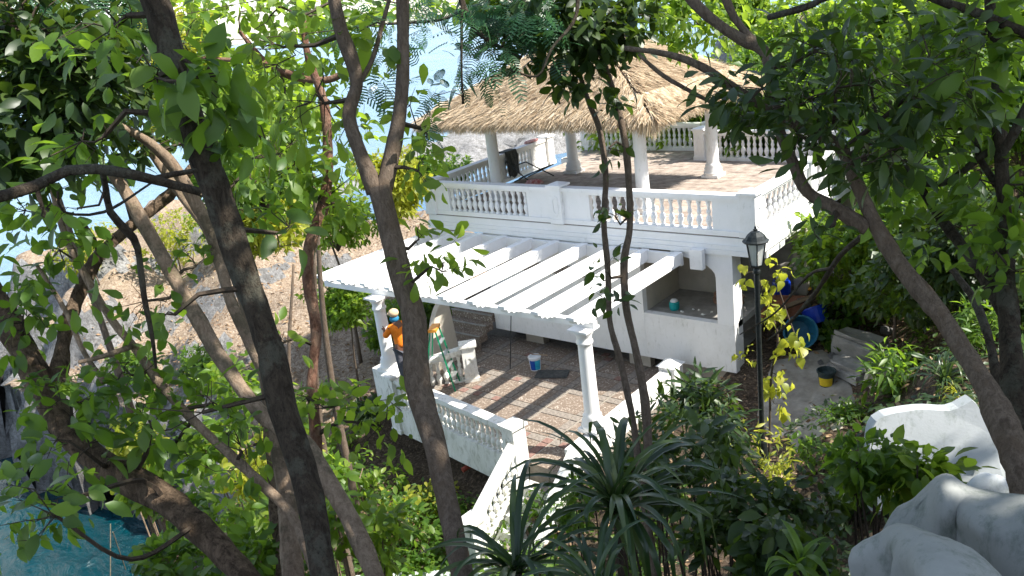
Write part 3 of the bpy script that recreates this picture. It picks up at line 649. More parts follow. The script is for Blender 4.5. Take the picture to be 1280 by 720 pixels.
# chair-like frame with cloth on the deck, towels on the rail
CH = thing('folding_lounger', (-9.0, 4.0, 0), 'dark folded lounger with a metal frame on the upper deck by the left rail', 'lounger')
for a, b_ in (((-9.4, 3.6, .05), (-8.5, 3.9, .42)), ((-9.4, 4.3, .05), (-8.5, 4.5, .42)), ((-8.5, 3.9, .42), (-8.5, 4.5, .42)), ((-8.6, 3.5, .03), (-9.5, 3.7, .5)), ((-8.6, 4.6, .03), (-9.5, 4.4, .5)), ((-9.5, 3.7, .5), (-9.5, 4.4, .5))):
    part('frame_bar', bar(a, b_, .02), M['iron'], CH)
part('seat_cloth', seg((-9.35, 4.0), (-8.5, 4.15), .55, .12, .14, (.40, .42)), M['darkcloth'], CH)
part('folded_towel', blob((-8.55, 3.5, .08), (.28, .2, .09), seed=4, amp=.2), M['redcloth'], thing('red_bundle', (-8.55, 3.5, 0), 'crumpled red cloth bundle on the deck floor beside the lounger', 'cloth'))
CT = thing('hung_cloth', (-9.95, 4.1, .9), 'dark grey cloth draped over the left deck rail', 'cloth')
V = []; F = []; R = np.random.RandomState(5)
for i in range(9):
    for j, (dx, dz) in enumerate([(-.17, -.5), (-.17, -.1), (-.15, .03), (.15, .03), (.17, -.15), (.18, -.5), (.22, -.78)]):
        V.append((-9.9+dx+R.randn()*.015, 3.75+.07*i+R.randn()*.01, .9+dz+(.06*math.sin(i*1.3) if j in (0, 6) else .012)))
for i in range(8):
    for j in range(6): a = i*7+j; F.append((a, a+1, a+8, a+7))
part('cloth', (V, F), M['darkcloth'], CT)
T2_ = thing('rolled_towel', (-10.0, 5.5, .92), 'small red and white towel lying on top of the left deck rail', 'towel')
part('towel', blob((-10.03, 5.45, .95), (.11, .34, .05), seed=8, amp=.12), M['redcloth'], T2_)

# things in and near the niche
cup = thing('teal_tub', (-2.1, .5, -2.06), 'small teal tub with a white lid lying on the niche ledge', 'tub')
part('tub_body', lathe([(.10, 0), (.12, .05), (.12, .18), (.10, .2)], 16, (-2.25, .45, -2.06)), M['teal'], cup); part('lid', lathe([(.09, 0), (.09, .03), (.05, .06)], 14, (-2.25, .45, -1.855)), M['whiteplastic'], cup)
for k, (x, y, z, r_) in enumerate([(-1.25, 1.2, -1.98, (.42, .3, .1)), (-1.2, 1.15, -1.8, (.38, .26, .09)), (-1.32, 1.35, -1.63, (.18, .2, .12))]):
    g = thing('brown_sack', (x, y, z-.1), ['brown sack at the bottom of the pile in the niche', 'brown sack lying second in the niche pile', 'small bunched brown sack on top of the niche pile'][k], 'sack', 'sacks in the niche')
    part('sack_body', blob((x, y, z), r_, seed=k, amp=.1), M['sack'], g, smooth=True)
for k in range(7):
    x, y = -2.0+.17*k+.05*math.sin(k*3), .35+.25*abs(math.sin(k*2.1)); g = thing('plaster_scrap', (x, y, -2.06), 'small chip of broken plaster on the niche ledge', 'rubble', 'plaster chips on the niche ledge')
    part('chip', blob((x, y, -2.04), (.03+.03*(k % 3 == 0), .03, .02), 6, 4, seed=k, amp=.3), M['dirty'], g)

# clutter under and beside the deck
def seat(px, py, z=None):
    d = ray(px, py); t = 3.0
    while t < 60:
        P = CAM+d*t
        if P[2] < gz(P[0], P[1]): break
        t += .08
    P[2] = gz(P[0], P[1]); return P
P = seat(977, 372)
J = thing('blue_jerrycan', P, 'bright blue plastic jerrycan with a white handle under the deck', 'jerrycan')
cx_, cy_, cz_ = P
part('can_body', lathe([(.20, 0), (.22, .03), (.22, .40), (.20, .46), (.10, .50), (.05, .51)], 16, (cx_, cy_, cz_)), M['blueplastic'], J); part('cap', lathe([(.05, 0), (.05, .05)], 10, (cx_-.08, cy_, cz_+.50)), M['whiteplastic'], J)
part('handle', tube(spline([(cx_-.03, cy_, cz_+.5, .018), (cx_+.03, cy_, cz_+.58, .018), (cx_+.12, cy_, cz_+.58, .018), (cx_+.16, cy_, cz_+.49, .018)], .03), 6), M['blueplastic'], J)
P = seat(975, 402); g = thing('rusty_sheet', P, 'reddish brown sheet leaning on debris below the jerrycan', 'sheet')
part('sheet', ([(P[0]-.5, P[1]-.2, P[2]+.05), (P[0]+.45, P[1]-.1, P[2]+.15), (P[0]+.5, P[1]+.5, P[2]+.5), (P[0]-.4, P[1]+.5, P[2]+.42), (P[0]-.5, P[1]-.2, P[2]+.02), (P[0]+.45, P[1]-.1, P[2]+.12), (P[0]+.5, P[1]+.5, P[2]+.47), (P[0]-.4, P[1]+.5, P[2]+.39)], [(0, 1, 2, 3), (7, 6, 5, 4), (0, 4, 5, 1), (1, 5, 6, 2), (2, 6, 7, 3), (3, 7, 4, 0)]), M['copper'], g)
P = seat(1003, 364); g = thing('yellow_sack', P, 'flattened yellow sack on the debris right of the jerrycan', 'sack'); part('sack_body', blob((P[0], P[1], P[2]+.06), (.24, .18, .08), seed=3, amp=.15), M['orangeplastic'], g)
P = seat(1007, 345); g = thing('grey_tarpaulin', P, 'crumpled grey tarpaulin heaped round the foot of the deck post', 'tarpaulin'); part('heap', blob((P[0], P[1], P[2]+.10), (.75, .5, .26), 16, 10, seed=6, amp=.22), M['cement'], g, smooth=True)
def tub_lying(px, py, lbl, r_, L_, mat, axis):
    P = seat(px, py); g = thing('blue_basin', P, lbl, 'basin', 'blue basins beside the path')
    V, F = lathe([(r_*.75, 0), (r_*.98, L_), (r_*1.08, L_), (r_*1.08, L_*1.08), (r_*.98, L_*1.08), (r_*.9, L_*.9), (r_*.68, L_*.12), (.01, L_*.12)], 20)
    q = Vector((0, 0, 1)).rotation_difference(Vector(axis)); V = [tuple(q @ Vector(v)+Vector((P[0], P[1], P[2]+r_*.9))) for v in V]
    part('basin', (V, F), M[mat], g)
tub_lying(997, 432, 'large dull blue tub tipped on its side beside the path with its mouth facing out', .36, .42, 'tealblue', (.45, -.75, .35))
tub_lying(1024, 418, 'brighter blue round basin standing behind the tipped tub', .30, .35, 'blueplastic', (-.4, .3, .75))
P = seat(1001, 402); g = thing('timber_offcut', P, 'pale timber board propped above the blue tub', 'board'); part('board', bar((P[0]-.6, P[1]-.5, P[2]+.25), (P[0]+.5, P[1]+.4, P[2]+.65), .07, 4), M['wood'], g)
P = seat(1033, 482)
g = thing('black_pail', P, 'black plastic pail with a yellow label standing on the dusty path', 'bucket')
part('pail', lathe([(.14, 0), (.175, .32), (.20, .32), (.20, .36), (.178, .36), (.16, .28), (.02, .06)], 18, tuple(P)), M['blackplastic'], g)
V = []; 
for k in range(9):
    a = -2.3+1.9*k/8
    for r_, z in ((.149, .04), (.172, .23)): V.append((P[0]+r_*math.cos(a), P[1]+r_*math.sin(a), P[2]+z))
part('yellow_label', (V, [(2*k, 2*k+2, 2*k+3, 2*k+1) for k in range(8)]), M['yellow'], g)
# concrete blocks
def rough(poly_c, sx, sy, h, seed, ang=0):
    V, F = box(-sx/2, sx/2, -sy/2, sy/2, 0, h); R = np.random.RandomState(seed)
    bm = __import__('bmesh').new(); vs = [bm.verts.new(v) for v in V]; [bm.faces.new([vs[i] for i in f]) for f in F]
    bmesh = __import__('bmesh'); bmesh.ops.bevel(bm, geom=bm.edges[:], offset=.11, segments=3, affect='EDGES'); bmesh.ops.subdivide_edges(bm, edges=bm.edges[:], cuts=1)
    bm.verts.ensure_lookup_table(); c_, s_ = math.cos(ang), math.sin(ang); V2 = []
    for v in bm.verts:
        x, y, z = v.co+Vector(R.randn(3)*.02); V2.append((poly_c[0]+x*c_-y*s_, poly_c[1]+x*s_+y*c_, poly_c[2]+z))
    F2 = [[v.index for v in f.verts] for f in bm.faces]; bm.free(); return V2, F2
for k, (px, py, sx, sy, h_, lb, a) in enumerate([(1065, 470, 1.1, .6, .35, 'long low concrete block beside the path', -.5), (1075, 447, 1.3, .6, .62, 'taller broken concrete block behind the low one', -.4), (1105, 478, .8, .35, .55, 'pale broken trough wall among the lilies', .9), (1050, 452, .5, .3, .2, 'small concrete lump by the tipped tub', .4)]):
    P = seat(px, py); g = thing('concrete_block', (P[0], P[1], P[2]-.08), lb, 'concrete block', 'broken concrete beside the path'); part('block', rough((P[0], P[1], P[2]-.08), sx, sy, h_, k, a), M['cement' if k != 2 else 'beige'], g)
# path slab (dusty paving at the end of the path)
V = []; pc = [(940, 520), (960, 448), (990, 440), (1030, 430), (1060, 455), (1075, 500), (1060, 560), (990, 580)]
pp = [seat(*q) for q in pc]; cen = np.mean(pp, 0); rr = 14; V = []; F = []
for i in range(7):
    for k in range(40):
        t_ = k/40*len(pp); a, b_ = pp[int(t_) % len(pp)], pp[(int(t_)+1) % len(pp)]; e = a+(b_-a)*(t_ % 1); q = cen+(e-cen)*(i/6+.0001)
        V.append((q[0], q[1], gz(q[0], q[1])+.05+(.0 if i < 6 else -.12)))
for i in range(6):
    for k in range(40): a = i*40+k; b_ = i*40+(k+1) % 40; F.append((a, b_, b_+40, a+40))
o = part('path', (V, F), M['path'], None, smooth=True); o['kind'] = 'structure'
# rubble stones on the slope
R = np.random.RandomState(12); stm = [mk_mesh('stone', *blob((0, 0, 0), (1, .8, .6), 8, 5, seed=k, amp=.35), M['rock']) for k in range(4)]
for k in range(46):
    px, py = R.uniform(975, 1110), R.uniform(330, 460); P = seat(px, py); s_ = R.uniform(.05, .2)
    o = link('stone', stm[k % 4], None, (P[0], P[1], P[2]+s_*.3)); o.scale = (s_, s_, s_); o.rotation_euler = R.rand(3)*3
    meta(o, 'grey stone among the rubble between the deck post and the path', 'stone', 'stones on the rubble slope')

# sculpted walls, lower right
def outline_wall(name, pts, dist, thick, mat, label, cat, back=0.0, seed=0):
    """solid upright slab: outline given as picture points at a distance, real thickness away from the viewer"""
    n_ = -np.array([_f[0], _f[1], 0]); n_ /= np.linalg.norm(n_)
    P0 = [at(x, y, d) if d else at(x, y, dist) for x, y, d in [(q+(0,))[:3] for q in pts]]
    g = thing(name, tuple(np.mean(P0, 0)), label, cat); n = len(P0); V = []; F = []
    layers = [(.0, .012), (-.012, .003), (-.03, .0), (-thick*.5, -.002), (-thick, 0), (-thick-.02, .01)]
    cen = np.mean(P0, 0)
    for dn, sh in layers:
        for p_ in P0: q = p_+(cen-p_)*sh-n_*(-dn); V.append(tuple(q))
    for l_ in range(len(layers)-1):
        for k in range(n): a = l_*n+k; b_ = l_*n+(k+1) % n; F.append((a, b_, b_+n, a+n))
    F.append(tuple(range(n-1, -1, -1))); F.append(tuple(range((len(layers)-1)*n, len(layers)*n)))
    part('wall_body', (V, F), mat, g); return g
def rounded(pts, k=4):
    q = spline([(x, y, 0.0) for x, y in pts], 8); return [(p_[0], p_[1]) for p_ in q]
top = rounded([(1086, 560), (1090, 535), (1105, 520), (1150, 512), (1188, 513), (1205, 506), (1216, 500), (1230, 520), (1248, 560), (1262, 602)])
outline_wall('curved_bench_wall', top+[(1265, 640), (1090, 640)], 8.6, .10, M['bluewhite'], 'pale grey wall with a wavy top edge behind the leafy plants at right', 'garden wall')
P = at(1238, 612, 8.3); g = thing('pale_boulder', P, 'small pale boulder at the right foot of the wavy wall', 'boulder'); part('boulder_body', blob(P, (.16, .16, .14), 12, 8, 5, .15), M['bluewhite'], g, smooth=True)
# faux rock: swept heavy wall with rounded crest
def crest(name, pts, label, seed, mat):
    """pts: (px,py,dist,halfthickness) crest line; body drops to the ground"""
    R = np.random.RandomState(seed); C_ = spline([(*at(x, y, d), r_) for x, y, d, r_ in pts], .025)
    V = []; F = []; prof = []
    for t_ in np.linspace(0, math.pi, 23): prof.append((math.cos(t_), math.sin(t_)))
    full = [(1.25, -6.0), (1.2, -3.5), (1.12, -1.6), (1.05, -.6)]+prof+[(-1.05, -.6), (-1.12, -1.6), (-1.2, -3.5), (-1.25, -6)]
    m_ = len(full)
    for i, c in enumerate(C_):
        d = C_[min(i+1, len(C_)-1)]-C_[max(i-1, 0)]; d = np.array([d[0], d[1], 0]); d /= np.linalg.norm(d)+1e-9; n_ = np.array([-d[1], d[0], 0])
        for j, (a, h) in enumerate(full):
            r_ = c[3]*(1+.0*R.randn()); p_ = c[:3]-np.array([0, 0, r_])+n_*a*r_+np.array([0, 0, h*r_])
            b_ = .026*math.sin(p_[0]*7+p_[2]*5+seed)*math.sin(p_[1]*6-p_[2]*4)+.022*math.sin(p_[0]*15+p_[1]*13)*math.sin(p_[2]*14)+.004*math.sin(p_[0]*31+p_[2]*27+1)*math.sin(p_[1]*29-p_[2]*22)+.0006*R.randn()
            V.append(tuple(p_+n_*b_*np.sign(a+1e-6)+np.array([0, 0, b_*.5])))
    for i in range(len(C_)-1):
        for j in range(m_-1): a = i*m_+j; F.append((a, a+m_, a+m_+1, a+1))
    F.append(tuple(range(m_))); F.append(tuple(range(len(V)-1, len(V)-m_-1, -1)))
    g = thing(name, tuple(C_[len(C_)//2][:3]-np.array([0, 0, .8])), label, 'rock wall', 'sculpted faux rock walls')
    part('rock_body', (V, F), mat, g, smooth=True); return g
crest('faux_rock_wall', [(1100, 720, 3.95, .11), (1108, 676, 3.9, .13), (1135, 662, 3.85, .145), (1172, 668, 3.75, .145), (1205, 700, 3.6, .14), (1235, 745, 3.45, .13), (1255, 790, 3.3, .13)], 'nearest rounded grey lump of sculpted faux rock at the lower right', 1, M['rockwhite'])
crest('faux_rock_wall', [(1112, 700, 4.6, .12), (1132, 655, 4.6, .13), (1154, 620, 4.55, .14), (1182, 600, 4.5, .16), (1215, 612, 4.5, .15), (1255, 624, 4.4, .15), (1300, 626, 4.3, .15), (1360, 630, 4.2, .15)], 'longer grey faux rock wall with a raised hump rising behind the nearest lump', 2, M['rockwhite'])
# low wall coping at bottom
g = thing('low_wall', atz(560, 715, -5), 'low pale grey garden wall with flat coping crossing below the stair', 'garden wall')
A, B = atz(395, 735, -4.9), atz(760, 712, -4.9)
part('coping', seg(A, B, .5, -4.95, -4.86), M['bluewhite'], g); part('wall_body', seg(A, B, .4, -6.3, -4.953), M['bluewhite'], g)
g = thing('stair_foot_post', atz(590, 660, -4.4), 'square capped post at the lower left foot of the garden stair', 'post'); P = atz(592, 660, -4.3)
part('shaft', rbox(P, (1, 0), .36, .36, -5.6, -4.2), M['white'], g); part('cap', rbox(P, (1, 0), .48, .48, -4.199, -4.12), M['dirty'], g)
g = thing('red_pipe', atz(585, 575, -4.4), 'short dull red pipe poking out under the terrace balustrade', 'pipe'); P = atz(578, 588, -4.4); Q = atz(602, 572, -4.3)
part('pipe', bar(P, Q+(Q-P)*.5, .06, 10), M['pipe'], g)
# mooring line posts in the cove
for (p0, p1, lb) in (((138, 655), (138, 745), 'thin pale rope hanging straight down into the cove'), ((141, 665), (157, 712), 'thin pale rope slanting down beside the straight one')):
    a = atz(*p0, -7.5); b_ = atz(*p1, -9.9); g = thing('mooring_rope', tuple(b_), lb, 'rope'); part('rope', tube([(*(a+(b_-a)*t_), .015) for t_ in np.linspace(0, 1, 6)], 5), M['wood'], g)

# ------------------------------------------------------------------ worker
WX, WY, WZ = -6.74, -4.22, -2.78
WK = thing('person', (WX, WY, WZ), 'worker in orange shirt, tan cap and blue face cloth reaching to the left pergola column', 'person')
# local frame: forward = towards the column; side
fwd = np.array([.10, -.995, 0]); fwd = np.array([-.97, .24, 0]); fwd /= np.linalg.norm(fwd); rt = np.array([fwd[1], -fwd[0], 0])*-1
rt = np.cross(fwd, [0, 0, 1.0])
def wp(f_, s_, z): return np.array([WX, WY, WZ])+fwd*f_+rt*s_+np.array([0, 0, z])
def skinned(name, verts, edges, rad, mat, parent, sub=2, root=0):
    org = ORG.get(parent.name, np.zeros(3)); me = bpy.data.meshes.new(name); me.from_pydata([tuple(np.array(v)-org) for v in verts], edges, []); me.materials.append(mat)
    o = link(name, me, parent); ORG[o.name] = org
    sk = o.modifiers.new('skin', 'SKIN'); sk.use_smooth_shade = True; su = o.modifiers.new('sub', 'SUBSURF'); su.levels = sub; su.render_levels = sub
    for i, r_ in enumerate(rad):
        sv = me.skin_vertices[0].data[i]; sv.radius = (r_, r_) if not isinstance(r_, tuple) else r_; sv.use_root = (i == root)
    return o
lh = wp(.56, .10, 1.02)
# body: continuous skin figure
bv = [wp(0, 0, .92), wp(.01, 0, 1.10), wp(.03, 0, 1.30), wp(.05, 0, 1.44), wp(.07, 0, 1.53), wp(.09, 0, 1.62), wp(.10, 0, 1.72),
      wp(.05, .19, 1.41), wp(.20, .22, 1.18), wp(.44, .14, 1.04), lh,
      wp(.05, -.19, 1.41), wp(.20, -.25, 1.20), wp(.42, -.16, 1.22), wp(.52, -.12, 1.26),
      wp(0, .10, .86), wp(.05, .11, .48), wp(0, .11, .08), wp(.14, .12, .04), wp(0, -.10, .86), wp(-.02, -.12, .48), wp(-.08, -.12, .08), wp(.06, -.13, .04)]
be = [(0, 1), (1, 2), (2, 3), (3, 4), (4, 5), (5, 6), (3, 7), (7, 8), (8, 9), (9, 10), (3, 11), (11, 12), (12, 13), (13, 14), (0, 15), (15, 16), (16, 17), (17, 18), (0, 19), (19, 20), (20, 21), (21, 22)]
br = [.13, .12, .135, .10, .055, .08, .088, .06, .045, .035, .028, .06, .045, .035, .028, .085, .06, .045, .035, .085, .06, .045, .035]
body = skinned('body', bv, be, br, M['skin'], WK)
shirt = skinned('shirt', [wp(0, 0, .88), wp(.01, 0, 1.06), wp(.03, 0, 1.26), wp(.05, 0, 1.42), wp(.06, 0, 1.49), wp(.05, .19, 1.41), wp(.19, .225, 1.18), wp(.38, .155, 1.06), wp(.05, -.19, 1.41), wp(.19, -.255, 1.19), wp(.36, -.18, 1.215)],
                [(0, 1), (1, 2), (2, 3), (3, 4), (3, 5), (5, 6), (6, 7), (3, 8), (8, 9), (9, 10)], [.165, .15, .165, .125, .075, .085, .072, .052, .085, .072, .052], M['orange'], WK)
trs = skinned('trousers', [wp(0, 0, .94), wp(0, .10, .84), wp(.05, .11, .48), wp(0, .11, .12), wp(0, -.10, .84), wp(-.02, -.12, .48), wp(-.08, -.12, .12)], [(0, 1), (1, 2), (2, 3), (0, 4), (4, 5), (5, 6)], [.145, .105, .08, .065, .105, .08, .065], M['trousers'], WK)
part('face_cloth', blob(wp(.11, 0, 1.575), (.115, .115, .10), 14, 8, 3, .05), M['bluecloth'], WK, smooth=True)
cp_ = part('cap', blob(wp(.10, 0, 1.72), (.125, .125, .10), 16, 8, 2, .02), M['capcloth'], WK, smooth=True)
V = []; c0_ = wp(.18, 0, 1.69)
for k in range(9):
    a = -math.pi/2+math.pi*k/8; V += [tuple(wp(.14+.0*a, .10*math.sin(a), 1.705)), tuple(wp(.16+.16*math.cos(a), .11*math.sin(a), 1.685))]
V2 = [(x, y, z-.012) for x, y, z in V]; F = [(2*k, 2*k+1, 2*k+3, 2*k+2) for k in range(8)]+[(18+2*k+2, 18+2*k+3, 18+2*k+1, 18+2*k) for k in range(8)]+[(2*k+1, 18+2*k+1, 18+2*k+3, 2*k+3) for k in range(8)]
part('peak', (V+V2, F), M['capcloth'], cp_)
for s_, hb in ((1, lh), (-1, wp(.52, -.12, 1.26))):
    for k in range(4):
        o_ = rt*(k-1.5)*.02; p0 = hb+o_; ln = (.07, .085, .09, .07)[k]
        skinned('finger', [p0, p0+fwd*ln*.5+np.array([0, 0, .01]), p0+fwd*ln-rt*s_*.02-np.array([0, 0, .015])], [(0, 1), (1, 2)], [.011, .010, .008], M['skin'], WK, 1)
    skinned('thumb', [hb-fwd*.02+np.array([0, 0, .01]), hb+fwd*.02+np.array([0, 0, .045])-rt*s_*.01, hb+fwd*.05+np.array([0, 0, .055])], [(0, 1), (1, 2)], [.012, .011, .009], M['skin'], WK, 1)
    ax_ = fwd; part('palm', blob(hb+fwd*.005, (.045, .045, .02), 10, 6), M['skin'], WK, smooth=True)

# ------------------------------------------------------------------ vegetation
def tmpl(kind):
    if kind == 'oval': pr = [(0, .02), (.2, .19), (.48, .27), (.75, .20), (1, .01)]
    elif kind == 'obov': pr = [(0, .02), (.25, .13), (.6, .27), (.85, .23), (1, .03)]
    elif kind == 'narrow': pr = [(0, .02), (.25, .11), (.5, .13), (.8, .07), (1, .005)]
    elif kind == 'dnar': pr = [(0, .02), (.3, .12), (.62, .20), (.85, .13), (1, .01)]
    elif kind == 'heart': pr = [(-.10, .22), (.06, .42), (.35, .44), (.7, .24), (1, .01)]
    elif kind == 'small': pr = [(0, .03), (.45, .28), (1, .02)]
    if kind == 'pinnate':
        V = []; F = []
        for k in range(8):
            t = .12+.11*k; ln = .34*math.sin(math.pi*(t*.8+.15))+.05
            for s in (-1, 1):
                n = len(V); z = -.35*t*t
                V += [(0, t-.02, z), (0, t+.03, z), (s*ln, t+.12, z-.06), (s*ln*.9, t+.05, z-.06)]; F.append((n, n+1, n+2, n+3) if s > 0 else (n+3, n+2, n+1, n))
        return np.array(V), np.array(F)
    V = []; F = []
    for t, w_ in pr:
        z = -.16*t*t; V += [(-w_, t, z+.22*w_), (0, t, z), (w_, t, z+.22*w_)]
    for i in range(len(pr)-1):
        a = 3*i; F += [(a, a+1, a+4, a+3), (a+1, a+2, a+5, a+4)]
    return np.array(V, float), np.array(F)
TM = {k: tmpl(k) for k in ('oval', 'obov', 'dnar', 'narrow', 'heart', 'small', 'pinnate')}
LM = {}
def leaf_objmesh(kind, mat, v, nm='leaf'):
    k = (kind, mat, v)
    if k not in LM:
        V, F = TM[kind]; R = np.random.RandomState(v); V = V.copy(); V[:, 2] -= R.uniform(-.1, .5)*V[:, 1]**2; V[:, 0] *= R.uniform(.85, 1.1); V[:, 0] += R.uniform(-.18, .18)*V[:, 1]**2
        LM[k] = np_mesh(nm, V, F, M[mat], rnd=np.full(len(V), (v+.5)/6))
    return LM[k]
def frames(d, n):
    d = d/np.linalg.norm(d, axis=1)[:, None]; s = np.cross(d, n); s /= np.linalg.norm(s, axis=1)[:, None]+1e-9; n2 = np.cross(s, d); return s, d, n2
SUNV = np.array(SUN)
def tip_leaves(tips, outs, per, size, R, droop=.25, spread=1.0, flat=.6):
    n = len(tips)*per; T = np.repeat(tips, per, 0); O = np.repeat(outs, per, 0)
    d = O*.55+R.randn(n, 3)*.62*spread; d[:, 2] -= droop; nm = np.array([0, 0, 1.0])[None]*flat*1.6+R.randn(n, 3)*.55+SUNV[None]*.25
    s, d, nm = frames(d, nm); sz = size*(.4+.85*R.rand(n)**.8); P = T+R.randn(n, 3)*size*.38+d*(size*.1)
    return P, s, d, nm, sz, R.rand(n)
def merge_leaves(kind, L):
    P, s, d, nm, sz, rn = L; V, F = TM[kind]; k = len(V); n = len(P)
    cv = np.random.RandomState(n).uniform(-.12, .45, n); sk = np.random.RandomState(n+1).uniform(-.18, .18, n); wx = np.random.RandomState(n+2).uniform(.75, 1.2, n)
    V3 = np.repeat(V[None], n, 0).astype(float); V3[:, :, 2] -= cv[:, None]*V3[:, :, 1]**2; V3[:, :, 0] = V3[:, :, 0]*wx[:, None]+sk[:, None]*V3[:, :, 1]**2
    W = P[:, None]+sz[:, None, None]*(V3[:, :, :1]*s[:, None]+V3[:, :, 1:2]*d[:, None]+V3[:, :, 2:3]*nm[:, None])
    FF = (F[None]+(np.arange(n)*k)[:, None, None]).reshape(-1, 4); return W.reshape(-1, 3), FF, np.repeat(rn, k)
NTRI = [0]
def crown_pts(c, rad, n, R, shell=.45):
    u = R.randn(n, 3); u /= np.linalg.norm(u, axis=1)[:, None]; r = (shell+(1-shell)*R.rand(n))**.6
    # lumpy: snap towards a few lobe directions
    p = c[None]+u*r[:, None]*np.array(rad)[None]; out = u.copy(); out[:, 2] += .15; return p, out
def tree(name, label, cat, limbs, clusters, barkm, leafm, kind, seed, cap=0, group=None, twigs=True, droop=.25, bumpy=.10, sides=10, world=False, ground=True, foln='foliage', far=False):
    """limbs: [(part name, [(px,py,dist,width px)...])]; clusters: [(px,py,dist,rx,ry,n tips,per tip,leaf size[,depth])]
    world=True: limbs (x,y,z,r); clusters (x,y,z,rx,ry,rz,ntips,per,size)"""
    R = np.random.RandomState(seed); paths = []
    for nm, P in limbs:
        if world: paths.append((nm, [np.array(q, float) for q in P]))
        else: paths.append((nm, [np.array([*at(x, y, d), w_/2*d*float(ray(x, y)@_f)*.95/FPX]) for x, y, d, w_ in P]))
    if paths and ground:
        q = paths[0][1][-1]; g = gz(q[0], q[1])
        if q[2] > g:
            q0 = paths[0][1][-2]; dr = (q-q0)[:3]; dr = dr/np.linalg.norm(dr); dr[2] = min(dr[2], -.6); dr /= np.linalg.norm(dr); hh = q[2]-g
            m_ = q[:3]+dr*hh*.5; b_ = m_+np.array([dr[0]*.2, dr[1]*.2, -1])*hh*.65; b_[2] = gz(b_[0], b_[1])-.1
            paths[0][1].extend([np.array([*m_, q[3]*1.12]), np.array([*b_, q[3]*1.45])])
    base = paths[0][1][-1][:3] if paths else at(*clusters[0][:3]) if not world else np.array(clusters[0][:3])
    T = thing(name, tuple(base), label, cat, group); LP_ = []
    par = T
    for i, (nm, P) in enumerate(paths):
        S = spline(P, max(.05, P[0][3]*1.1) if not far else .5)
        o = part(nm, tube(S, sides if i == 0 else max(6, sides-2), bumpy, True, seed+i), M[barkm], T, smooth=True); LP_ += [s[:4] for s in S]
    LP_ = np.array(LP_) if LP_ else None
    allL = []; tw = []
    for cl in clusters:
        if world: c = np.array(cl[:3], float); rad = cl[3:6]; nt, per, size = cl[6:9]
        else:
            x, y, d, rx, ry, nt, per, size = cl[:8]; c = at(x, y, d); rad = None; dz = cl[8] if len(cl) > 8 else .8
            rxm, rym = rx*d/FPX, ry*d/FPX
        if rad is None:
            u = R.randn(nt, 3); u /= np.linalg.norm(u, axis=1)[:, None]; r = (.25+.75*R.rand(nt))**.6; u = u*r[:, None]
            vd = ray(cl[0], cl[1]); tips = c[None]+u[:, :1]*_r[None]*rxm+u[:, 1:2]*_u[None]*rym+u[:, 2:]*vd[None]*max(rxm, rym)*dz; outs = tips-c[None]; outs /= np.linalg.norm(outs, axis=1)[:, None]+1e-6
        else: tips, outs = crown_pts(c, rad, nt, R)
        allL.append(tip_leaves(tips, outs, per, size, R, droop))
        if twigs and LP_ is not None:
            j = np.argmin(((LP_[:, :3]-c[None])**2).sum(1)); a = LP_[j, :3]; rr = min(LP_[j, 3]*.5, size*.16)
            hub = c-outs.mean(0)*.0; hub = a+(c-a)*.85
            L_ = np.linalg.norm(c-a)
            if L_ > .1:
                mid = (a+hub)/2+R.randn(3)*L_*.10; tw.append([(*a, rr), (*mid, rr*.75), (*hub, rr*.55)])
                hubs = [np.array(mid), np.array(hub)]
            else: hubs = [a]
            ns = max(1, nt//5); subs = []
            for q in range(ns):
                h0 = hubs[-1]; e = h0+(tips[q]-h0)*R.uniform(.35, .65)+R.randn(3)*size*.4; md = (h0+e)/2+R.randn(3)*np.linalg.norm(e-h0)*.18
                tw.append([(*h0, rr*.36), (*md, rr*.3), (*e, rr*.22)]); subs.append(e)
            subs = np.array(subs+hubs)
            for q in range(min(nt, 45)):
                h0 = subs[np.argmin(((subs-tips[q])**2).sum(1))]; t_ = tips[q]; md = (h0+t_)/2+R.randn(3)*np.linalg.norm(t_-h0)*.2+np.array([0, 0, .06])*np.linalg.norm(t_-h0); tw.append([(*h0, rr*.2), (*md, rr*.15), (*t_, rr*.08)])
    if tw:
        VF = join(*[tube([np.array(q) for q in (spline(p, .12) if not far else p)], 4, 0, False) for p in tw]); part('twigs', VF, M[barkm if far else 'twig'], T, kind='stuff')
    if allL:
        L = [np.concatenate([a[i] for a in allL]) for i in range(6)]; n = len(L[0]); idx = np.zeros(n, bool)
        if cap:
            rel = L[0]-CAM[None]; z = rel@_f; px = 640+FPX*(rel@_r)/z; py = 360-FPX*(rel@_u)/z; vis = (z > .2) & (px > -20) & (px < 1300) & (py > -20) & (py < 740)
            app = np.where(vis, L[4]/np.maximum(z, .1), 0); o_ = np.argsort(-app)[:cap]; idx[o_] = app[o_]*FPX > 11
            for q in np.where(idx)[0]:
                o = bpy.data.objects.new('leaf', leaf_objmesh(kind, leafm, int(L[5][q]*5.99))); COL.objects.link(o); o.parent = T
                Mx = Matrix.Identity(4); sz = L[4][q]
                for c_ in range(3):
                    Mx[c_][0] = L[1][q][c_]*sz; Mx[c_][1] = L[2][q][c_]*sz; Mx[c_][2] = L[3][q][c_]*sz; Mx[c_][3] = L[0][q][c_]-base[c_]
                o.matrix_local = Mx
        rest = [a[~idx] for a in L]
        if len(rest[0]):
            W, FF, rn = merge_leaves(kind, rest); NTRI[0] += len(FF)*2
            o = link(foln, np_mesh(foln, W-ORG[T.name][None], FF, M[leafm], rn), T); o['kind'] = 'stuff'
    return T

LC = 260
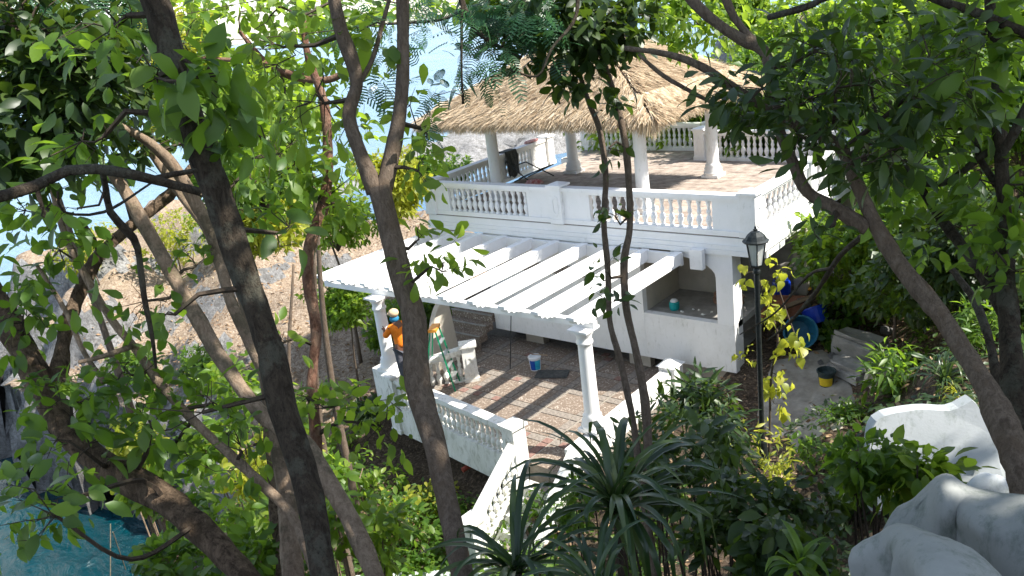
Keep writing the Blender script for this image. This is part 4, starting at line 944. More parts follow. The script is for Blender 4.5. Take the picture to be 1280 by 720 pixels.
# ---- foreground trees, left
tree('dark_tree', 'nearest dark mossy tree trunk crossing the left half from top to bottom', 'tree',
     [('trunk', [(172, -50, 4.6, 36), (193, 0, 4.6, 37), (211, 60, 4.55, 38), (237, 150, 4.5, 38), (267, 230, 4.5, 37), (291, 300, 4.5, 37), (312, 360, 4.5, 36), (338, 440, 4.5, 36), (354, 510, 4.5, 37), (382, 600, 4.5, 36), (402, 700, 4.5, 37), (412, 760, 4.5, 38)])],
     [(190, 95, 4.3, 45, 45, 5, 5, .16), (262, 95, 4.2, 45, 45, 7, 5, .17), (285, 150, 4.4, 45, 40, 6, 5, .15), (110, 175, 4.6, 60, 40, 7, 5, .12), (355, 290, 4.8, 45, 45, 5, 4, .13), (235, 520, 4.6, 60, 50, 5, 4, .12), (200, 400, 4.4, 40, 30, 3, 3, .11), (130, 40, 4.8, 70, 40, 9, 5, .12)], 'bark_dark', 'lf_mid', 'oval', 1, LC)
tree('forked_tree', 'smooth grey-brown tree forking into two upright limbs in front of the pergola', 'tree',
     [('trunk', [(474, 232, 5.25, 32.3), (488, 290, 5.25, 30.4), (502, 350, 5.2, 29.4), (518, 400, 5.2, 31.3), (523, 480, 5.2, 32.3), (544, 560, 5.15, 31.3), (562, 640, 5.1, 29.4), (580, 730, 5.0, 31.3)]),
      ('limb', [(412, -30, 5.4, 17.1), (424, 30, 5.4, 18.1), (440, 75, 5.4, 18.1), (446, 105, 5.4, 17.1), (436, 145, 5.35, 18.1), (450, 190, 5.3, 19.9), (470, 240, 5.27, 24.7)]),
      ('limb', [(502, -30, 5.35, 16.1), (504, 50, 5.35, 17.1), (503, 100, 5.3, 18.1), (496, 165, 5.3, 19.0), (478, 242, 5.27, 24.7)]),
      ('limb', [(495, -30, 5.6, 4.8), (478, 30, 5.5, 5.7), (465, 75, 5.45, 6.6), (446, 110, 5.4, 8.5)])],
     [(465, 30, 5.6, 45, 45, 12, 5, .13), (525, 160, 5.5, 25, 70, 10, 5, .11), (530, 215, 5.2, 22, 40, 6, 5, .10), (545, 330, 5.1, 40, 40, 9, 5, .10), (525, 300, 5.3, 22, 30, 5, 4, .10), (400, 130, 5.8, 50, 60, 12, 5, .13), (350, 60, 5.8, 60, 60, 14, 5, .12)], 'bark_grey', 'lf_bright', 'obov', 2, LC)
tree('slender_tree', 'pair of pale tan slanting trunks rising left behind the darkest trunk', 'tree',
     [('trunk', [(140, 215, 6.6, 15.8), (170, 262, 6.5, 17.6), (205, 325, 6.4, 18.5), (245, 395, 6.3, 19.4), (285, 462, 6.2, 19.4), (330, 520, 6.1, 20.2), (380, 555, 6.0, 22.9), (415, 610, 5.9, 24.6), (448, 670, 5.8, 24.6), (480, 750, 5.7, 24.6)]),
      ('limb', [(190, 190, 6.9, 12.3), (228, 245, 6.8, 13.2), (258, 285, 6.7, 14.1), (274, 325, 6.6, 14.1), (288, 375, 6.5, 15.0), (318, 440, 6.4, 15.8), (350, 500, 6.2, 16.7), (382, 556, 6.05, 17.6)]),
      ('limb', [(60, 215, 6.9, 7.9), (80, 290, 6.8, 8.8), (105, 342, 6.7, 9.7), (140, 400, 6.6, 10.6), (172, 440, 6.5, 11.4), (210, 492, 6.4, 12.3), (262, 545, 6.3, 12.3), (322, 600, 6.2, 13.2), (368, 650, 6.1, 14.1), (400, 730, 6, 15.8)]),
      ('limb', [(45, 330, 6.8, 4.4), (80, 385, 6.7, 6.2), (105, 440, 6.6, 7.0), (130, 478, 6.5, 7.0)]),
      ('limb', [(98, 453, 6.3, 5.3), (130, 445, 6.35, 7.0), (165, 433, 6.45, 7.9)])],
     [(175, 380, 6.3, 50, 40, 8, 5, .11), (160, 470, 6.4, 60, 35, 12, 6, .11), (215, 560, 6.6, 50, 40, 14, 6, .11), (270, 500, 6.8, 40, 40, 10, 6, .11), (215, 470, 6.8, 40, 30, 8, 6, .11), (70, 310, 6.4, 55, 70, 12, 5, .14), (300, 260, 6.8, 50, 60, 10, 5, .12), (330, 190, 7, 60, 60, 16, 5, .13), (250, 170, 7, 60, 50, 12, 5, .12), (250, 330, 6.4, 35, 30, 5, 4, .10), (300, 560, 6.0, 40, 40, 5, 5, .12)], 'bark_pale', 'lf_mid', 'obov', 3, LC)
tree('leaning_tree', 'rough flaking brown tree leaning from the lower centre to the left edge', 'tree',
     [('trunk', [(-30, 350, 7.4, 32.0), (20, 420, 7.2, 33.6), (55, 490, 7.0, 35.2), (95, 555, 6.8, 35.2), (150, 592, 6.6, 35.2), (205, 625, 6.4, 33.6), (258, 668, 6.2, 33.6), (310, 725, 6.0, 35.2), (350, 790, 5.9, 36.8)]),
      ('limb', [(245, 205, 7.6, 11.2), (205, 250, 7.5, 13.6), (160, 285, 7.4, 15.2), (120, 325, 7.3, 16.0), (92, 385, 7.2, 17.6), (75, 450, 7.1, 20.8), (70, 510, 7.0, 24.0)])],
     [(90, 495, 6.5, 60, 35, 16, 6, .12), (30, 400, 7, 50, 50, 18, 6, .12), (45, 250, 7.2, 55, 60, 14, 5, .14), (25, 640, 5.0, 40, 60, 10, 5, .12), (100, 560, 6.2, 60, 55, 12, 5, .15), (75, 620, 5.6, 45, 45, 7, 5, .15), (90, 210, 7.6, 60, 30, 10, 6, .13), (195, 520, 6.3, 45, 40, 8, 5, .15)], 'bark_rough', 'lf_mid', 'oval', 4, LC, bumpy=.22, sides=14)
tree('brown_tree', 'thin brown crooked trunk standing between the darkest trunk and the forked tree', 'tree',
     [('trunk', [(378, 20, 7.9, 8), (385, 70, 7.8, 10), (405, 130, 7.7, 12), (410, 200, 7.7, 14), (405, 255, 7.6, 15), (388, 305, 7.6, 16), (385, 350, 7.6, 16), (395, 410, 7.6, 14), (390, 480, 7.6, 14), (396, 560, 7.6, 15), (400, 640, 7.6, 16), (404, 740, 7.6, 18)]),
      ('limb', [(240, 72, 8.4, 5), (320, 78, 8.1, 7), (345, 88, 8.0, 8), (378, 95, 7.85, 9)]),
      ('limb', [(300, 40, 8.3, 5), (330, 75, 8.1, 7), (360, 95, 8, 8), (408, 100, 7.8, 10), (435, 88, 7.7, 8)])],
     [(360, 190, 7.6, 50, 60, 16, 6, .15), (420, 250, 7.6, 45, 50, 12, 6, .14), (430, 255, 7.4, 40, 25, 8, 5, .11), (380, 240, 7.5, 40, 50, 10, 6, .15), (400, 505, 7.2, 60, 30, 12, 6, .14), (490, 530, 7.2, 40, 50, 10, 6, .14), (300, 120, 8.2, 70, 80, 26, 6, .14), (400, 60, 9.2, 60, 50, 34, 6, .13), (345, 190, 9, 50, 60, 26, 6, .14), (330, 10, 8.8, 90, 25, 34, 6, .13), (245, 15, 8.6, 50, 28, 22, 6, .13), (430, 15, 9, 55, 25, 26, 6, .13), (440, 170, 9, 25, 60, 16, 6, .13), (530, 5, 9, 50, 14, 14, 6, .13), (340, 430, 7.4, 40, 25, 5, 4, .12), (330, 20, 8, 70, 30, 10, 6, .14)], 'bark_red', 'lf_bright', 'oval', 5, LC)
tree('stub_tree', 'short thick rough trunk with peeling bark behind the two lower left trunks', 'tree',
     [('trunk', [(335, 515, 8.6, 20), (345, 560, 8.5, 26), (352, 620, 8.4, 32), (358, 680, 8.3, 34), (362, 760, 8.2, 38)])],
     [(300, 560, 8.4, 60, 50, 16, 7, .14), (330, 510, 8.6, 60, 40, 12, 6, .13)], 'bark_rough', 'lf_bright', 'oval', 6, 120, bumpy=.2)
tree('dark_branch_tree', 'dark leafless bough reaching in from the left edge over the bay', 'tree',
     [('trunk', [(250, 240, 3.7, 11), (205, 228, 3.65, 12), (165, 218, 3.6, 14), (120, 211, 3.6, 15), (85, 213, 3.6, 15), (45, 232, 3.6, 15), (-10, 248, 3.5, 16), (-120, 270, 3.2, 22), (-160, 500, 3.0, 40)]),
      ('limb', [(245, 213, 3.8, 6), (215, 218, 3.7, 8), (190, 224, 3.65, 9)]),
      ('limb', [(195, 460, 4.3, 4), (190, 420, 4.2, 6), (180, 370, 4.1, 8), (172, 310, 4.0, 9), (160, 290, 3.9, 11), (138, 265, 3.85, 10), (132, 235, 3.75, 9), (128, 213, 3.6, 9)]),
      ('limb', [(195, 225, 3.9, 3), (130, 265, 4.3, 4), (80, 265, 4.2, 3), (72, 240, 4.1, 3)])],
     [(60, 280, 3.6, 30, 30, 3, 3, .08), (90, 265, 3.7, 30, 20, 2, 3, .09)], 'bark_dark', 'lf_mid', 'oval', 8, 60)
tree('tall_left_tree', 'sunlit pale limb with heavy dark foliage in the upper left corner', 'tree',
     [('trunk', [(-20, -30, 6.2, 18), (10, 20, 6.2, 18), (30, 60, 6.2, 17), (50, 100, 6.2, 16), (72, 128, 6.2, 14), (88, 150, 6.2, 11), (150, 158, 6.3, 10), (210, 200, 6.5, 16), (262, 285, 6.6, 16), (310, 380, 6.6, 20), (350, 560, 6.6, 24), (370, 760, 6.6, 28)])],
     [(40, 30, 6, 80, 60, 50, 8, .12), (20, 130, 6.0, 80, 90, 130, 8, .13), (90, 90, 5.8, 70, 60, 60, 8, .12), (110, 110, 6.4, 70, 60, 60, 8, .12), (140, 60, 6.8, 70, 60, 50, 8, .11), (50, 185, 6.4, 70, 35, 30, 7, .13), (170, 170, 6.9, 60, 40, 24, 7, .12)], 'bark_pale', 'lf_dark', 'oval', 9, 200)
tree('feathery_tree', 'fine feathery leaved tree spreading along the top edge above the bay', 'tree',
     [('trunk', [(720, -60, 6.8, 16), (640, -50, 6.7, 10), (578, -20, 6.5, 8), (590, 30, 6.5, 8), (618, 55, 6.5, 6), (652, 72, 6.5, 4)]),
      ('limb', [(578, -10, 6.5, 5), (577, 40, 6.4, 4), (577, 90, 6.4, 3), (579, 130, 6.4, 3)]),
      ('limb', [(580, 12, 6.5, 5), (550, 25, 6.5, 4), (515, 28, 6.5, 4), (485, 30, 6.5, 3)]),
      ('limb', [(640, 88, 6.3, 3), (672, 95, 6.3, 3), (690, 60, 6.3, 4), (720, 20, 6.4, 5), (720, -40, 6.6, 8)])],
     [(590, 85, 6.4, 38, 25, 12, 3, .17), (605, 62, 6.4, 30, 30, 9, 3, .17), (530, 10, 6.6, 50, 30, 14, 3, .18), (640, 25, 6.6, 60, 35, 40, 4, .18), (540, 120, 7, 20, 60, 10, 3, .16), (470, 60, 7, 60, 60, 24, 3, .2), (110, 30, 7, 70, 50, 40, 4, .2), (160, 60, 7, 50, 50, 30, 4, .2)], 'bark_dark', 'lf_blue', 'pinnate', 10, 120, ground=False)
tree('stem_pair_tree', 'two thin twining stems with a leafy top crossing in front of the deck', 'tree',
     [('trunk', [(722, 85, 7.2, 6), (735, 125, 7.2, 7), (750, 165, 7.2, 8), (757, 220, 7.15, 8), (755, 280, 7.1, 8), (760, 340, 7.1, 8), (762, 400, 7.0, 8), (775, 450, 7.0, 9), (790, 520, 7.0, 9), (800, 590, 6.9, 10)]),
      ('limb', [(752, 70, 7.1, 8), (768, 120, 7.1, 9), (780, 170, 7.05, 9), (786, 225, 7.0, 9), (787, 285, 7.0, 9), (780, 330, 6.95, 10), (783, 385, 6.9, 10), (795, 440, 6.9, 10), (806, 500, 6.9, 12), (812, 590, 6.9, 14)]),
      ('limb', [(700, 130, 7.1, 3), (690, 100, 7.1, 4), (705, 60, 7.2, 5), (735, 30, 7.3, 7)])],
     [(700, 45, 6.9, 75, 45, 62, 6, .14), (760, 30, 7.0, 60, 40, 42, 6, .14), (640, 25, 7.2, 50, 30, 30, 6, .13), (690, 100, 6.8, 30, 22, 7, 5, .13), (735, 95, 6.8, 35, 25, 9, 5, .14), (775, 130, 6.9, 25, 20, 5, 5, .12), (757, 185, 6.9, 18, 14, 3, 4, .12), (765, 270, 6.8, 20, 15, 4, 4, .12), (757, 340, 6.7, 20, 28, 6, 4, .12), (765, 375, 6.8, 20, 15, 3, 4, .10), (690, 5, 7, 120, 20, 40, 6, .14), (745, 40, 7, 45, 28, 26, 6, .13), (800, 10, 7, 40, 18, 14, 6, .13)], 'bark_grey', 'lf_dark', 'oval', 11, LC)
# ---- foreground trees, right
tree('spreading_tree', 'mottled grey tree arching from the right edge up across the deck corner', 'tree',
     [('trunk', [(780, 60, 5.6, 6.2), (835, 68, 5.6, 8.8), (880, 85, 5.6, 10.6), (930, 118, 5.6, 12.3), (985, 150, 5.6, 14.1), (1045, 180, 5.6, 15.8), (1070, 225, 5.6, 16.7), (1088, 268, 5.6, 19.4), (1118, 322, 5.55, 22.9), (1152, 365, 5.5, 23.8), (1180, 400, 5.45, 24.6), (1206, 440, 5.4, 26.4), (1240, 500, 5.3, 33.4), (1272, 575, 5.2, 38.7), (1300, 680, 5.2, 42.2)]),
      ('limb', [(845, -20, 5.8, 12.3), (885, 20, 5.8, 14.1), (925, 48, 5.8, 15.8), (955, 65, 5.8, 15.8), (965, 110, 5.75, 12.3), (975, 165, 5.7, 14.1), (992, 205, 5.7, 15.8), (1010, 240, 5.65, 16.7), (1045, 262, 5.6, 17.6), (1085, 285, 5.6, 21.1)]),
      ('limb', [(798, 68, 5.6, 4.4), (830, 95, 5.6, 5.3), (870, 118, 5.6, 5.3), (915, 140, 5.6, 4.4), (940, 150, 5.6, 2.6)]),
      ('limb', [(900, -20, 5.9, 12.3), (920, 25, 5.85, 10.6), (950, 58, 5.8, 10.6)])],
     [(985, 120, 5.3, 75, 50, 20, 6, .13), (1050, 100, 5.2, 75, 55, 24, 6, .13), (1010, 175, 5.2, 50, 28, 10, 6, .12), (935, 160, 5.4, 35, 18, 6, 5, .11), (1120, 170, 5.3, 80, 60, 20, 6, .13), (1160, 100, 5.4, 80, 70, 22, 6, .13), (920, 110, 5.5, 40, 30, 10, 5, .13), (1030, 60, 5.5, 60, 35, 14, 6, .15), (1020, 290, 5.2, 20, 20, 3, 5, .11), (1075, 200, 5.0, 40, 30, 7, 6, .12)], 'bark_grey', 'lf_dark', 'dnar', 12, 300, bumpy=.14, droop=.1)
tree('many_stem_tree', 'dark many-stemmed tree with upright limbs at the right edge', 'tree',
     [('trunk', [(1236, -30, 6.3, 13.6), (1245, 80, 6.2, 15.3), (1250, 180, 6.1, 17.0), (1256, 280, 6.0, 18.7), (1258, 360, 5.9, 23.8), (1264, 440, 5.8, 28.9), (1275, 540, 5.7, 35.7), (1285, 640, 5.6, 42.5)]),
      ('limb', [(1130, 200, 6.5, 7.6), (1160, 250, 6.4, 10.2), (1195, 298, 6.3, 13.6), (1230, 345, 6.1, 17.0), (1256, 390, 5.9, 20.4)]),
      ('limb', [(1285, 130, 5.9, 11.9), (1268, 165, 5.9, 12.8), (1248, 200, 6.0, 13.6)]),
      ('limb', [(1080, 60, 6.6, 3.4), (1100, 160, 6.6, 4.2), (1130, 215, 6.5, 6.0), (1175, 230, 6.3, 7.6), (1235, 190, 6.1, 10.2)]),
      ('limb', [(1205, 40, 6.5, 6.0), (1212, 120, 6.4, 6.8), (1222, 190, 6.2, 8.5), (1245, 230, 6.1, 10.2)]),
      ('limb', [(960, 22, 5.2, 7.6), (1010, 8, 5.1, 8.5), (1060, -10, 5, 8.5), (1300, -60, 5, 10.2)]),
      ('limb', [(1100, -30, 5.6, 7.6), (1170, 0, 5.6, 10.2), (1220, 16, 5.6, 11.9), (1290, 45, 5.6, 13.6)]),
      ('limb', [(1185, 330, 7.2, 6.8), (1220, 380, 7.0, 10.2), (1240, 440, 6.8, 11.9), (1250, 520, 6.6, 13.6)])],
     [(1220, 60, 5.8, 80, 70, 34, 6, .15), (1170, 160, 6.2, 70, 60, 26, 6, .15), (1240, 230, 6.0, 60, 70, 24, 6, .14), (1120, 40, 6.2, 80, 50, 26, 6, .15), (1180, 280, 6.6, 70, 50, 18, 6, .14), (1260, 330, 5.8, 40, 40, 10, 6, .14), (1110, 230, 6.4, 40, 40, 12, 6, .14), (1090, 130, 6.8, 60, 60, 20, 6, .14)], 'bark_dark', 'lf_mid', 'oval', 13, 300, bumpy=.14)
tree('overhanging_tree', 'bright green fine-leaved bough hanging in over the right side of the thatched roof', 'tree', [('trunk', [(1010, -90, 13, 14), (930, -60, 12.5, 10), (870, -20, 12.2, 7), (852, 20, 12, 4)])],
     [(855, 30, 12, 48, 38, 60, 8, .13), (880, -5, 12.2, 60, 25, 40, 8, .13), (835, 5, 12, 40, 20, 30, 8, .13), (905, 45, 12.6, 22, 22, 12, 7, .12)], 'bark_grey', 'lf_bright', 'oval', 15, 60, ground=False)
# unseen canopy above the viewer, added and shaped to shade the near slope
tree('added_shade_tree', 'tall tree whose high canopy spreads over the near garden slope', 'tree',
     [('trunk', [(9.5, -9, 9.5, .12), (11, -10, 6, .2), (12.5, -11, 2.4, .3)]), ('limb', [(6.5, -11.5, 9.6, .06), (9, -10, 8.2, .1), (11, -10, 6, .14)]), ('limb', [(9, -6, 10, .06), (10, -8.5, 8.2, .1), (11, -10, 6, .14)])],
     [(6.5, -11.6, 8.3, 1.7, 1.5, .7, 130, 10, .26), (8.7, -10.4, 8.6, 1.9, 1.7, .7, 170, 10, .26), (10.9, -9.8, 8.8, 1.9, 1.7, .7, 170, 10, .26), (9.9, -12.0, 8.3, 1.8, 1.5, .7, 160, 10, .26), (7.7, -13.6, 8.2, 1.7, 1.4, .6, 110, 10, .26), (12.1, -12, 8.5, 1.7, 1.6, .7, 110, 10, .26), (9.9, -8.2, 8.6, 1.7, 1.5, .7, 120, 10, .26), (8.1, -8.9, 8.5, 1.5, 1.3, .6, 90, 10, .26), (11.6, -7.4, 8.8, 1.7, 1.5, .7, 100, 10, .26)], 'bark_grey', 'lf_mid', 'oval', 14, 0, world=True, twigs=False)

# ---- middle distance trees, left of the deck
def wtree(name, label, x, y, h, rx, seed, leafm, zlo=None, lx=None, n=60, per=12, size=.16, kind='small', cat='tree', bark_='bark_grey', cap=0, lobes=6, group='trees behind the pavilion', z0=None, flat=.8, tr=None):
    R = np.random.RandomState(seed); g = (gz(x, y) if z0 is None else z0)-.1; top = g+h
    limbs = [('trunk', [(x+R.randn()*.3, y+R.randn()*.3, g+h*.75, h*.003+.006), (x+R.randn()*.15, y, g+h*.4, h*.005+.01), (x, y, g, h*.008+.015)])]
    cl = []
    for k in range(lobes):
        a = R.rand()*6.28; rr = R.rand()**.5*rx*.75; zc = (zlo+(g+h-zlo)*(.25+.65*R.rand()) if zlo is not None else g+h*(.42+.45*R.rand())) if k else g+h*.85; s_ = .45+.35*R.rand()
        cx, cy = x+rr*math.cos(a), y+rr*math.sin(a); zr = g+h*.28 if zlo is None else min(zlo+(g+h-zlo)*.1, zc-.1); limbs.append(('limb', [(cx, cy, zc, .008), ((x+cx)/2, (y+cy)/2, (zr+zc)/2+.1, h*.002+.006), (x, y, zr, h*.004+.008)]))
        cl.append((cx, cy, zc, rx*s_, rx*s_, rx*s_*flat, n, per, size))
    tree(name, label, cat, limbs, cl, bark_, leafm, kind, seed, cap, group, twigs=True, world=True, far=True, sides=7)
def wp_at(px, py, d): q = at(px, py, d); return q[0], q[1]
BG = [  # px, crown top, crown bottom, dist, half width px
 (285, 70, 225, 12.5, 60, 'lf_bright', 'sunlit pale green tree with thin bare limbs at upper left over the bay'),
 (340, 100, 290, 14.0, 55, 'lf_mid', 'green tree rising behind the crooked brown trunk'),
 (350, 20, 200, 15.5, 60, 'lf_bright', 'bright green tree filling the gap inside the fork of the forked tree'),
 (425, 195, 325, 25.0, 55, 'lf_bright', 'leafy tree beyond the left end of the pergola'),
 (500, 180, 290, 22.0, 38, 'lf_yellow', 'yellow-green tree at the left corner of the deck'),
 (560, 185, 240, 28.0, 28, 'lf_mid', 'small blue-green tree standing against the bay left of the deck rail'),
 (430, 345, 395, 23.0, 38, 'lf_bright', 'low bright tree left of the pergola column'),
 (500, 370, 430, 26, 34, 'lf_mid', 'low dense tree directly behind the worker'),
 (545, 370, 420, 26, 24, 'lf_mid', 'tree crown seen below the pergola beside the stepladder'),
 (330, 215, 330, 18.0, 45, 'lf_yellow', 'tall pale yellow-green tree left of the crooked trunk'),
 (240, -30, 130, 14.0, 75, 'lf_yellow', 'yellowish light-leaved tree at the top left against the sky'),
 (60, -20, 200, 15, 90, 'lf_dark', 'shaded green tree deep in the upper left corner'),
]
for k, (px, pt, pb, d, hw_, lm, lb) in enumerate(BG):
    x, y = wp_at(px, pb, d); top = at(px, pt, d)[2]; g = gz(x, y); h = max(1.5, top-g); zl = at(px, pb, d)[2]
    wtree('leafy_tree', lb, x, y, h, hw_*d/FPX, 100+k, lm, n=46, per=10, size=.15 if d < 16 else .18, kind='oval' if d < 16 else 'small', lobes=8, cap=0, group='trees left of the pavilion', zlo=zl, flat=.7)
# right and behind
BR = [
 (850, 10, 190, 31, 'lf_bright', 'bright green tree rising over the roof right of its peak'), (900, 95, 170, 30, 'lf_mid', 'rounded tree behind the back rail below the eave corner'), (960, 60, 180, 28, 'lf_mid', 'tree behind the right end of the back rail'),
 (1000, 0, 190, 33, 'lf_bright', 'tall pale tree high on the slope behind the deck'), (1060, 40, 220, 27, 'lf_mid', 'tree beyond the far right corner of the deck'), (1110, -20, 230, 30, 'lf_bright', 'bright tree on the hillside above the deck corner'),
 (1160, 30, 260, 24, 'lf_mid', 'bushy tree on the hillside behind the upright stems'), (1220, -30, 280, 27, 'lf_bright', 'large light green tree at upper right'), (1270, 60, 300, 22, 'lf_mid', 'tree partly cut by the right edge'), (810, 60, 160, 36, 'lf_mid', 'distant tree seen under the eave between two gazebo columns'),
 (1120, 200, 330, 19, 'lf_mid', 'bush-like tree below the deck corner on the slope'), (1200, 220, 370, 17, 'lf_dark', 'dark tree in the gully at right'), (1080, 250, 330, 20, 'lf_bright', 'small sunlit tree beside the right end of the deck'), (760, 110, 165, 34, 'lf_mid', 'distant green tree behind the back rail at centre'), (1290, -40, 200, 30, 'lf_dark', 'tall dark tree at the top right corner'), (940, -40, 120, 40, 'lf_bright', 'farthest tall tree above the roof edge'),
]
for k, (px, pt, pb, d, lm, lb) in enumerate(BR):
    x, y = wp_at(px, pb, d); top = at(px, pt, d)[2]; g = gz(x, y); h = max(2.2, top-g)
    ry = min(3.6, max(1.1, h*.45)); wtree('leafy_tree', lb, x, y, h, ry*.8, 200+k, lm, n=60, per=10, size=.27 if d > 25 else .2, kind='small', lobes=9, group='trees on the slope behind the pavilion')
# shrubs on the headland
for k, (px, py, d, h, lm, lb) in enumerate([(108, 300, 36, 2.2, 'lf_yellow', 'yellow-green shrub on the left crest of the headland'), (215, 300, 36, 2.6, 'lf_yellow', 'yellow-green shrub on the middle crest of the headland'), (270, 310, 34, 2.2, 'lf_bright', 'light green shrub on the right crest of the headland'), (150, 400, 30, 1.6, 'lf_mid', 'small green shrub on the pale headland slope'), (330, 430, 22, 1.3, 'lf_bright', 'small shrub on the litter slope behind the brown trunk'), (235, 400, 28, 1.2, 'lf_mid', 'little bush high on the litter slope'), (60, 400, 31, 2.4, 'lf_mid', 'green shrub at the left edge of the headland')]):
    P = at(px, py, d); wtree('shrub', lb, P[0], P[1], h, h*.5, 300+k, lm, n=26, per=9, size=.17, cat='shrub', lobes=5, group='shrubs on the headland')
# ---- shrubs close in, lower left
LL = [(225, 650, 10.5, 35, 45, 'lf_mid'), (240, 705, 9.0, 45, 30, 'lf_mid'), (275, 560, 12.5, 40, 28, 'lf_bright'), (330, 590, 12, 45, 40, 'lf_yellow'), (300, 660, 9.5, 50, 45, 'lf_bright'), (420, 560, 13.0, 40, 30, 'lf_bright'), (450, 605, 11.5, 50, 38, 'lf_bright'), (520, 625, 12.5, 40, 30, 'lf_yellow'), (510, 665, 10.5, 50, 38, 'lf_mid'), (440, 665, 9.5, 50, 40, 'lf_bright'), (540, 695, 12.5, 45, 20, 'lf_mid'), (400, 500, 15.5, 50, 14, 'lf_mid'), (455, 515, 15.5, 20, 16, 'lf_dark'), (570, 640, 13.5, 18, 22, 'lf_mid'), (390, 625, 10.5, 45, 45, 'lf_bright'), (340, 705, 8.5, 45, 30, 'lf_mid'), (190, 610, 11, 28, 22, 'lf_bright'), (300, 480, 14, 40, 26, 'lf_bright'), (170, 560, 12, 34, 24, 'lf_yellow'), (360, 540, 13, 34, 28, 'lf_bright')]
NM = ['seaward', 'broad', 'tangled', 'yellowish', 'low', 'upper', 'thick', 'golden-tipped', 'lower', 'leafy', 'trimmed-looking', 'spreading', 'deep green', 'narrow', 'rounded', 'drooping', 'light', 'upright', 'sparse golden', 'fresh']
WH = ['above the cove at lower left', 'at the bottom edge above the cove', 'between the leaning trunk and the darkest trunk', 'right of the leaning trunk', 'under the leaning trunk', 'below the worker beyond the terrace rail', 'between the two lower trunks', 'under the terrace balustrade', 'left of the forked trunk near the bottom', 'in the gap left of the forked trunk', 'beside the low grey wall', 'on the slope behind the crooked trunk', 'at the foot of the left pergola column', 'right of the forked trunk by the stair post', 'behind the slender trunk at lower centre', 'between the bottom of the leaning and darkest trunks', 'over the rocky shore', 'high on the litter slope behind the darkest trunk', 'on the cliff edge above the water', 'just right of the darkest trunk']
for k, (px, py, d, rx, ry, lm) in enumerate(LL):
    Ps = seat(px, min(py+ry*.9, 735)); ds = np.linalg.norm(Ps-CAM)
    if .6*d < ds < 1.7*d and d != 6.35: d = ds
    c = at(px, py, d); rxm, rym = rx*d/FPX, ry*d/FPX; g = gz(c[0], c[1])-.05
    z0 = min(g, c[2]-.2); R = np.random.RandomState(400+k); limbs = []
    cl = []
    for q in range(5):
        a = R.rand(2)*2-1; cc = c+_r*a[0]*rxm*.7+_u*a[1]*rym*.7+ray(px, py)*R.randn()*rxm*.4; cl.append((*cc, rxm*.5, rxm*.5, rym*.5, 11, 7, .15 if d < 12 else .17))
        limbs.append(('stem', [(*cc, .008), (*((cc+np.array([c[0], c[1], z0]))/2+R.randn(3)*.08), .014), (c[0]+R.randn()*.08, c[1]+R.randn()*.08, z0, .022)]))
    tree('shrub', '%s %s shrub %s' % (NM[k], {'lf_mid': 'green', 'lf_bright': 'bright green', 'lf_yellow': 'yellow-green', 'lf_dark': 'dark'}[lm], WH[k]), 'shrub', limbs, cl, 'bark_pale', lm, ['oval', 'obov'][k % 2], 400+k, 90, 'shrubs on the slope below the terrace', world=True, far=True, sides=6)

# ---- lower centre and right: garden plants
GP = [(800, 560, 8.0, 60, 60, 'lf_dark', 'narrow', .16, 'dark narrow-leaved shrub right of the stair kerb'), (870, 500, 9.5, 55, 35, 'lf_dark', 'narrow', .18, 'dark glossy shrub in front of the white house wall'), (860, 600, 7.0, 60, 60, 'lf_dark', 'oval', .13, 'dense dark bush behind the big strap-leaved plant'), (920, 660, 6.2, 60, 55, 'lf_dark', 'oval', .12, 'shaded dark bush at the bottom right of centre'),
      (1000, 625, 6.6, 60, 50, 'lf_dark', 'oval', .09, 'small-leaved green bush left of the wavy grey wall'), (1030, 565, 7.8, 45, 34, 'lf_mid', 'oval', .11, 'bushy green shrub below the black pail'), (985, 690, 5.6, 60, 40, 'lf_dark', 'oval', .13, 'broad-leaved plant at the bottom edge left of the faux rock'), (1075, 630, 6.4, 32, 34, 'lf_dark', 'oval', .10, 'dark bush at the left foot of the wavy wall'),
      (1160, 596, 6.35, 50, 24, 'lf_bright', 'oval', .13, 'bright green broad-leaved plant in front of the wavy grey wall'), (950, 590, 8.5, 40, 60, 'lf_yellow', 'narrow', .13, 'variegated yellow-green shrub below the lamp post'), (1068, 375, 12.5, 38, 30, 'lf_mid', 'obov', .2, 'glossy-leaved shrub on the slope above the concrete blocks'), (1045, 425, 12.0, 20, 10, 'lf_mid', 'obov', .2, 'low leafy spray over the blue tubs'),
      (1150, 340, 13.0, 55, 40, 'lf_mid', 'obov', .19, 'leafy shrub behind the arching grey trunk'), (1120, 260, 14.5, 40, 40, 'lf_bright', 'obov', .2, 'light green shrub right of the deck beside the arching trunk'), (900, 550, 8.6, 50, 30, 'lf_dark', 'narrow', .16, 'low dark shrub left of the lamp post foot'), (1055, 515, 9.5, 26, 10, 'lf_mid', 'narrow', .13, 'soft green fronds in front of the path'), (1228, 410, 10.5, 32, 40, 'lf_mid', 'narrow', .15, 'slender-leaved shrub between the two right trunks'), (720, 640, 8.6, 40, 50, 'lf_mid', 'oval', .11, 'thin green shrub against the bright stair kerb'), (1092, 575, 6.35, 36, 44, 'lf_mid', 'oval', .10, 'leafy shrub hiding the left edge of the wavy wall'), (1120, 470, 11, 50, 30, 'lf_mid', 'narrow', .22, 'tufted narrow-leaved plant between the lilies and the path')]
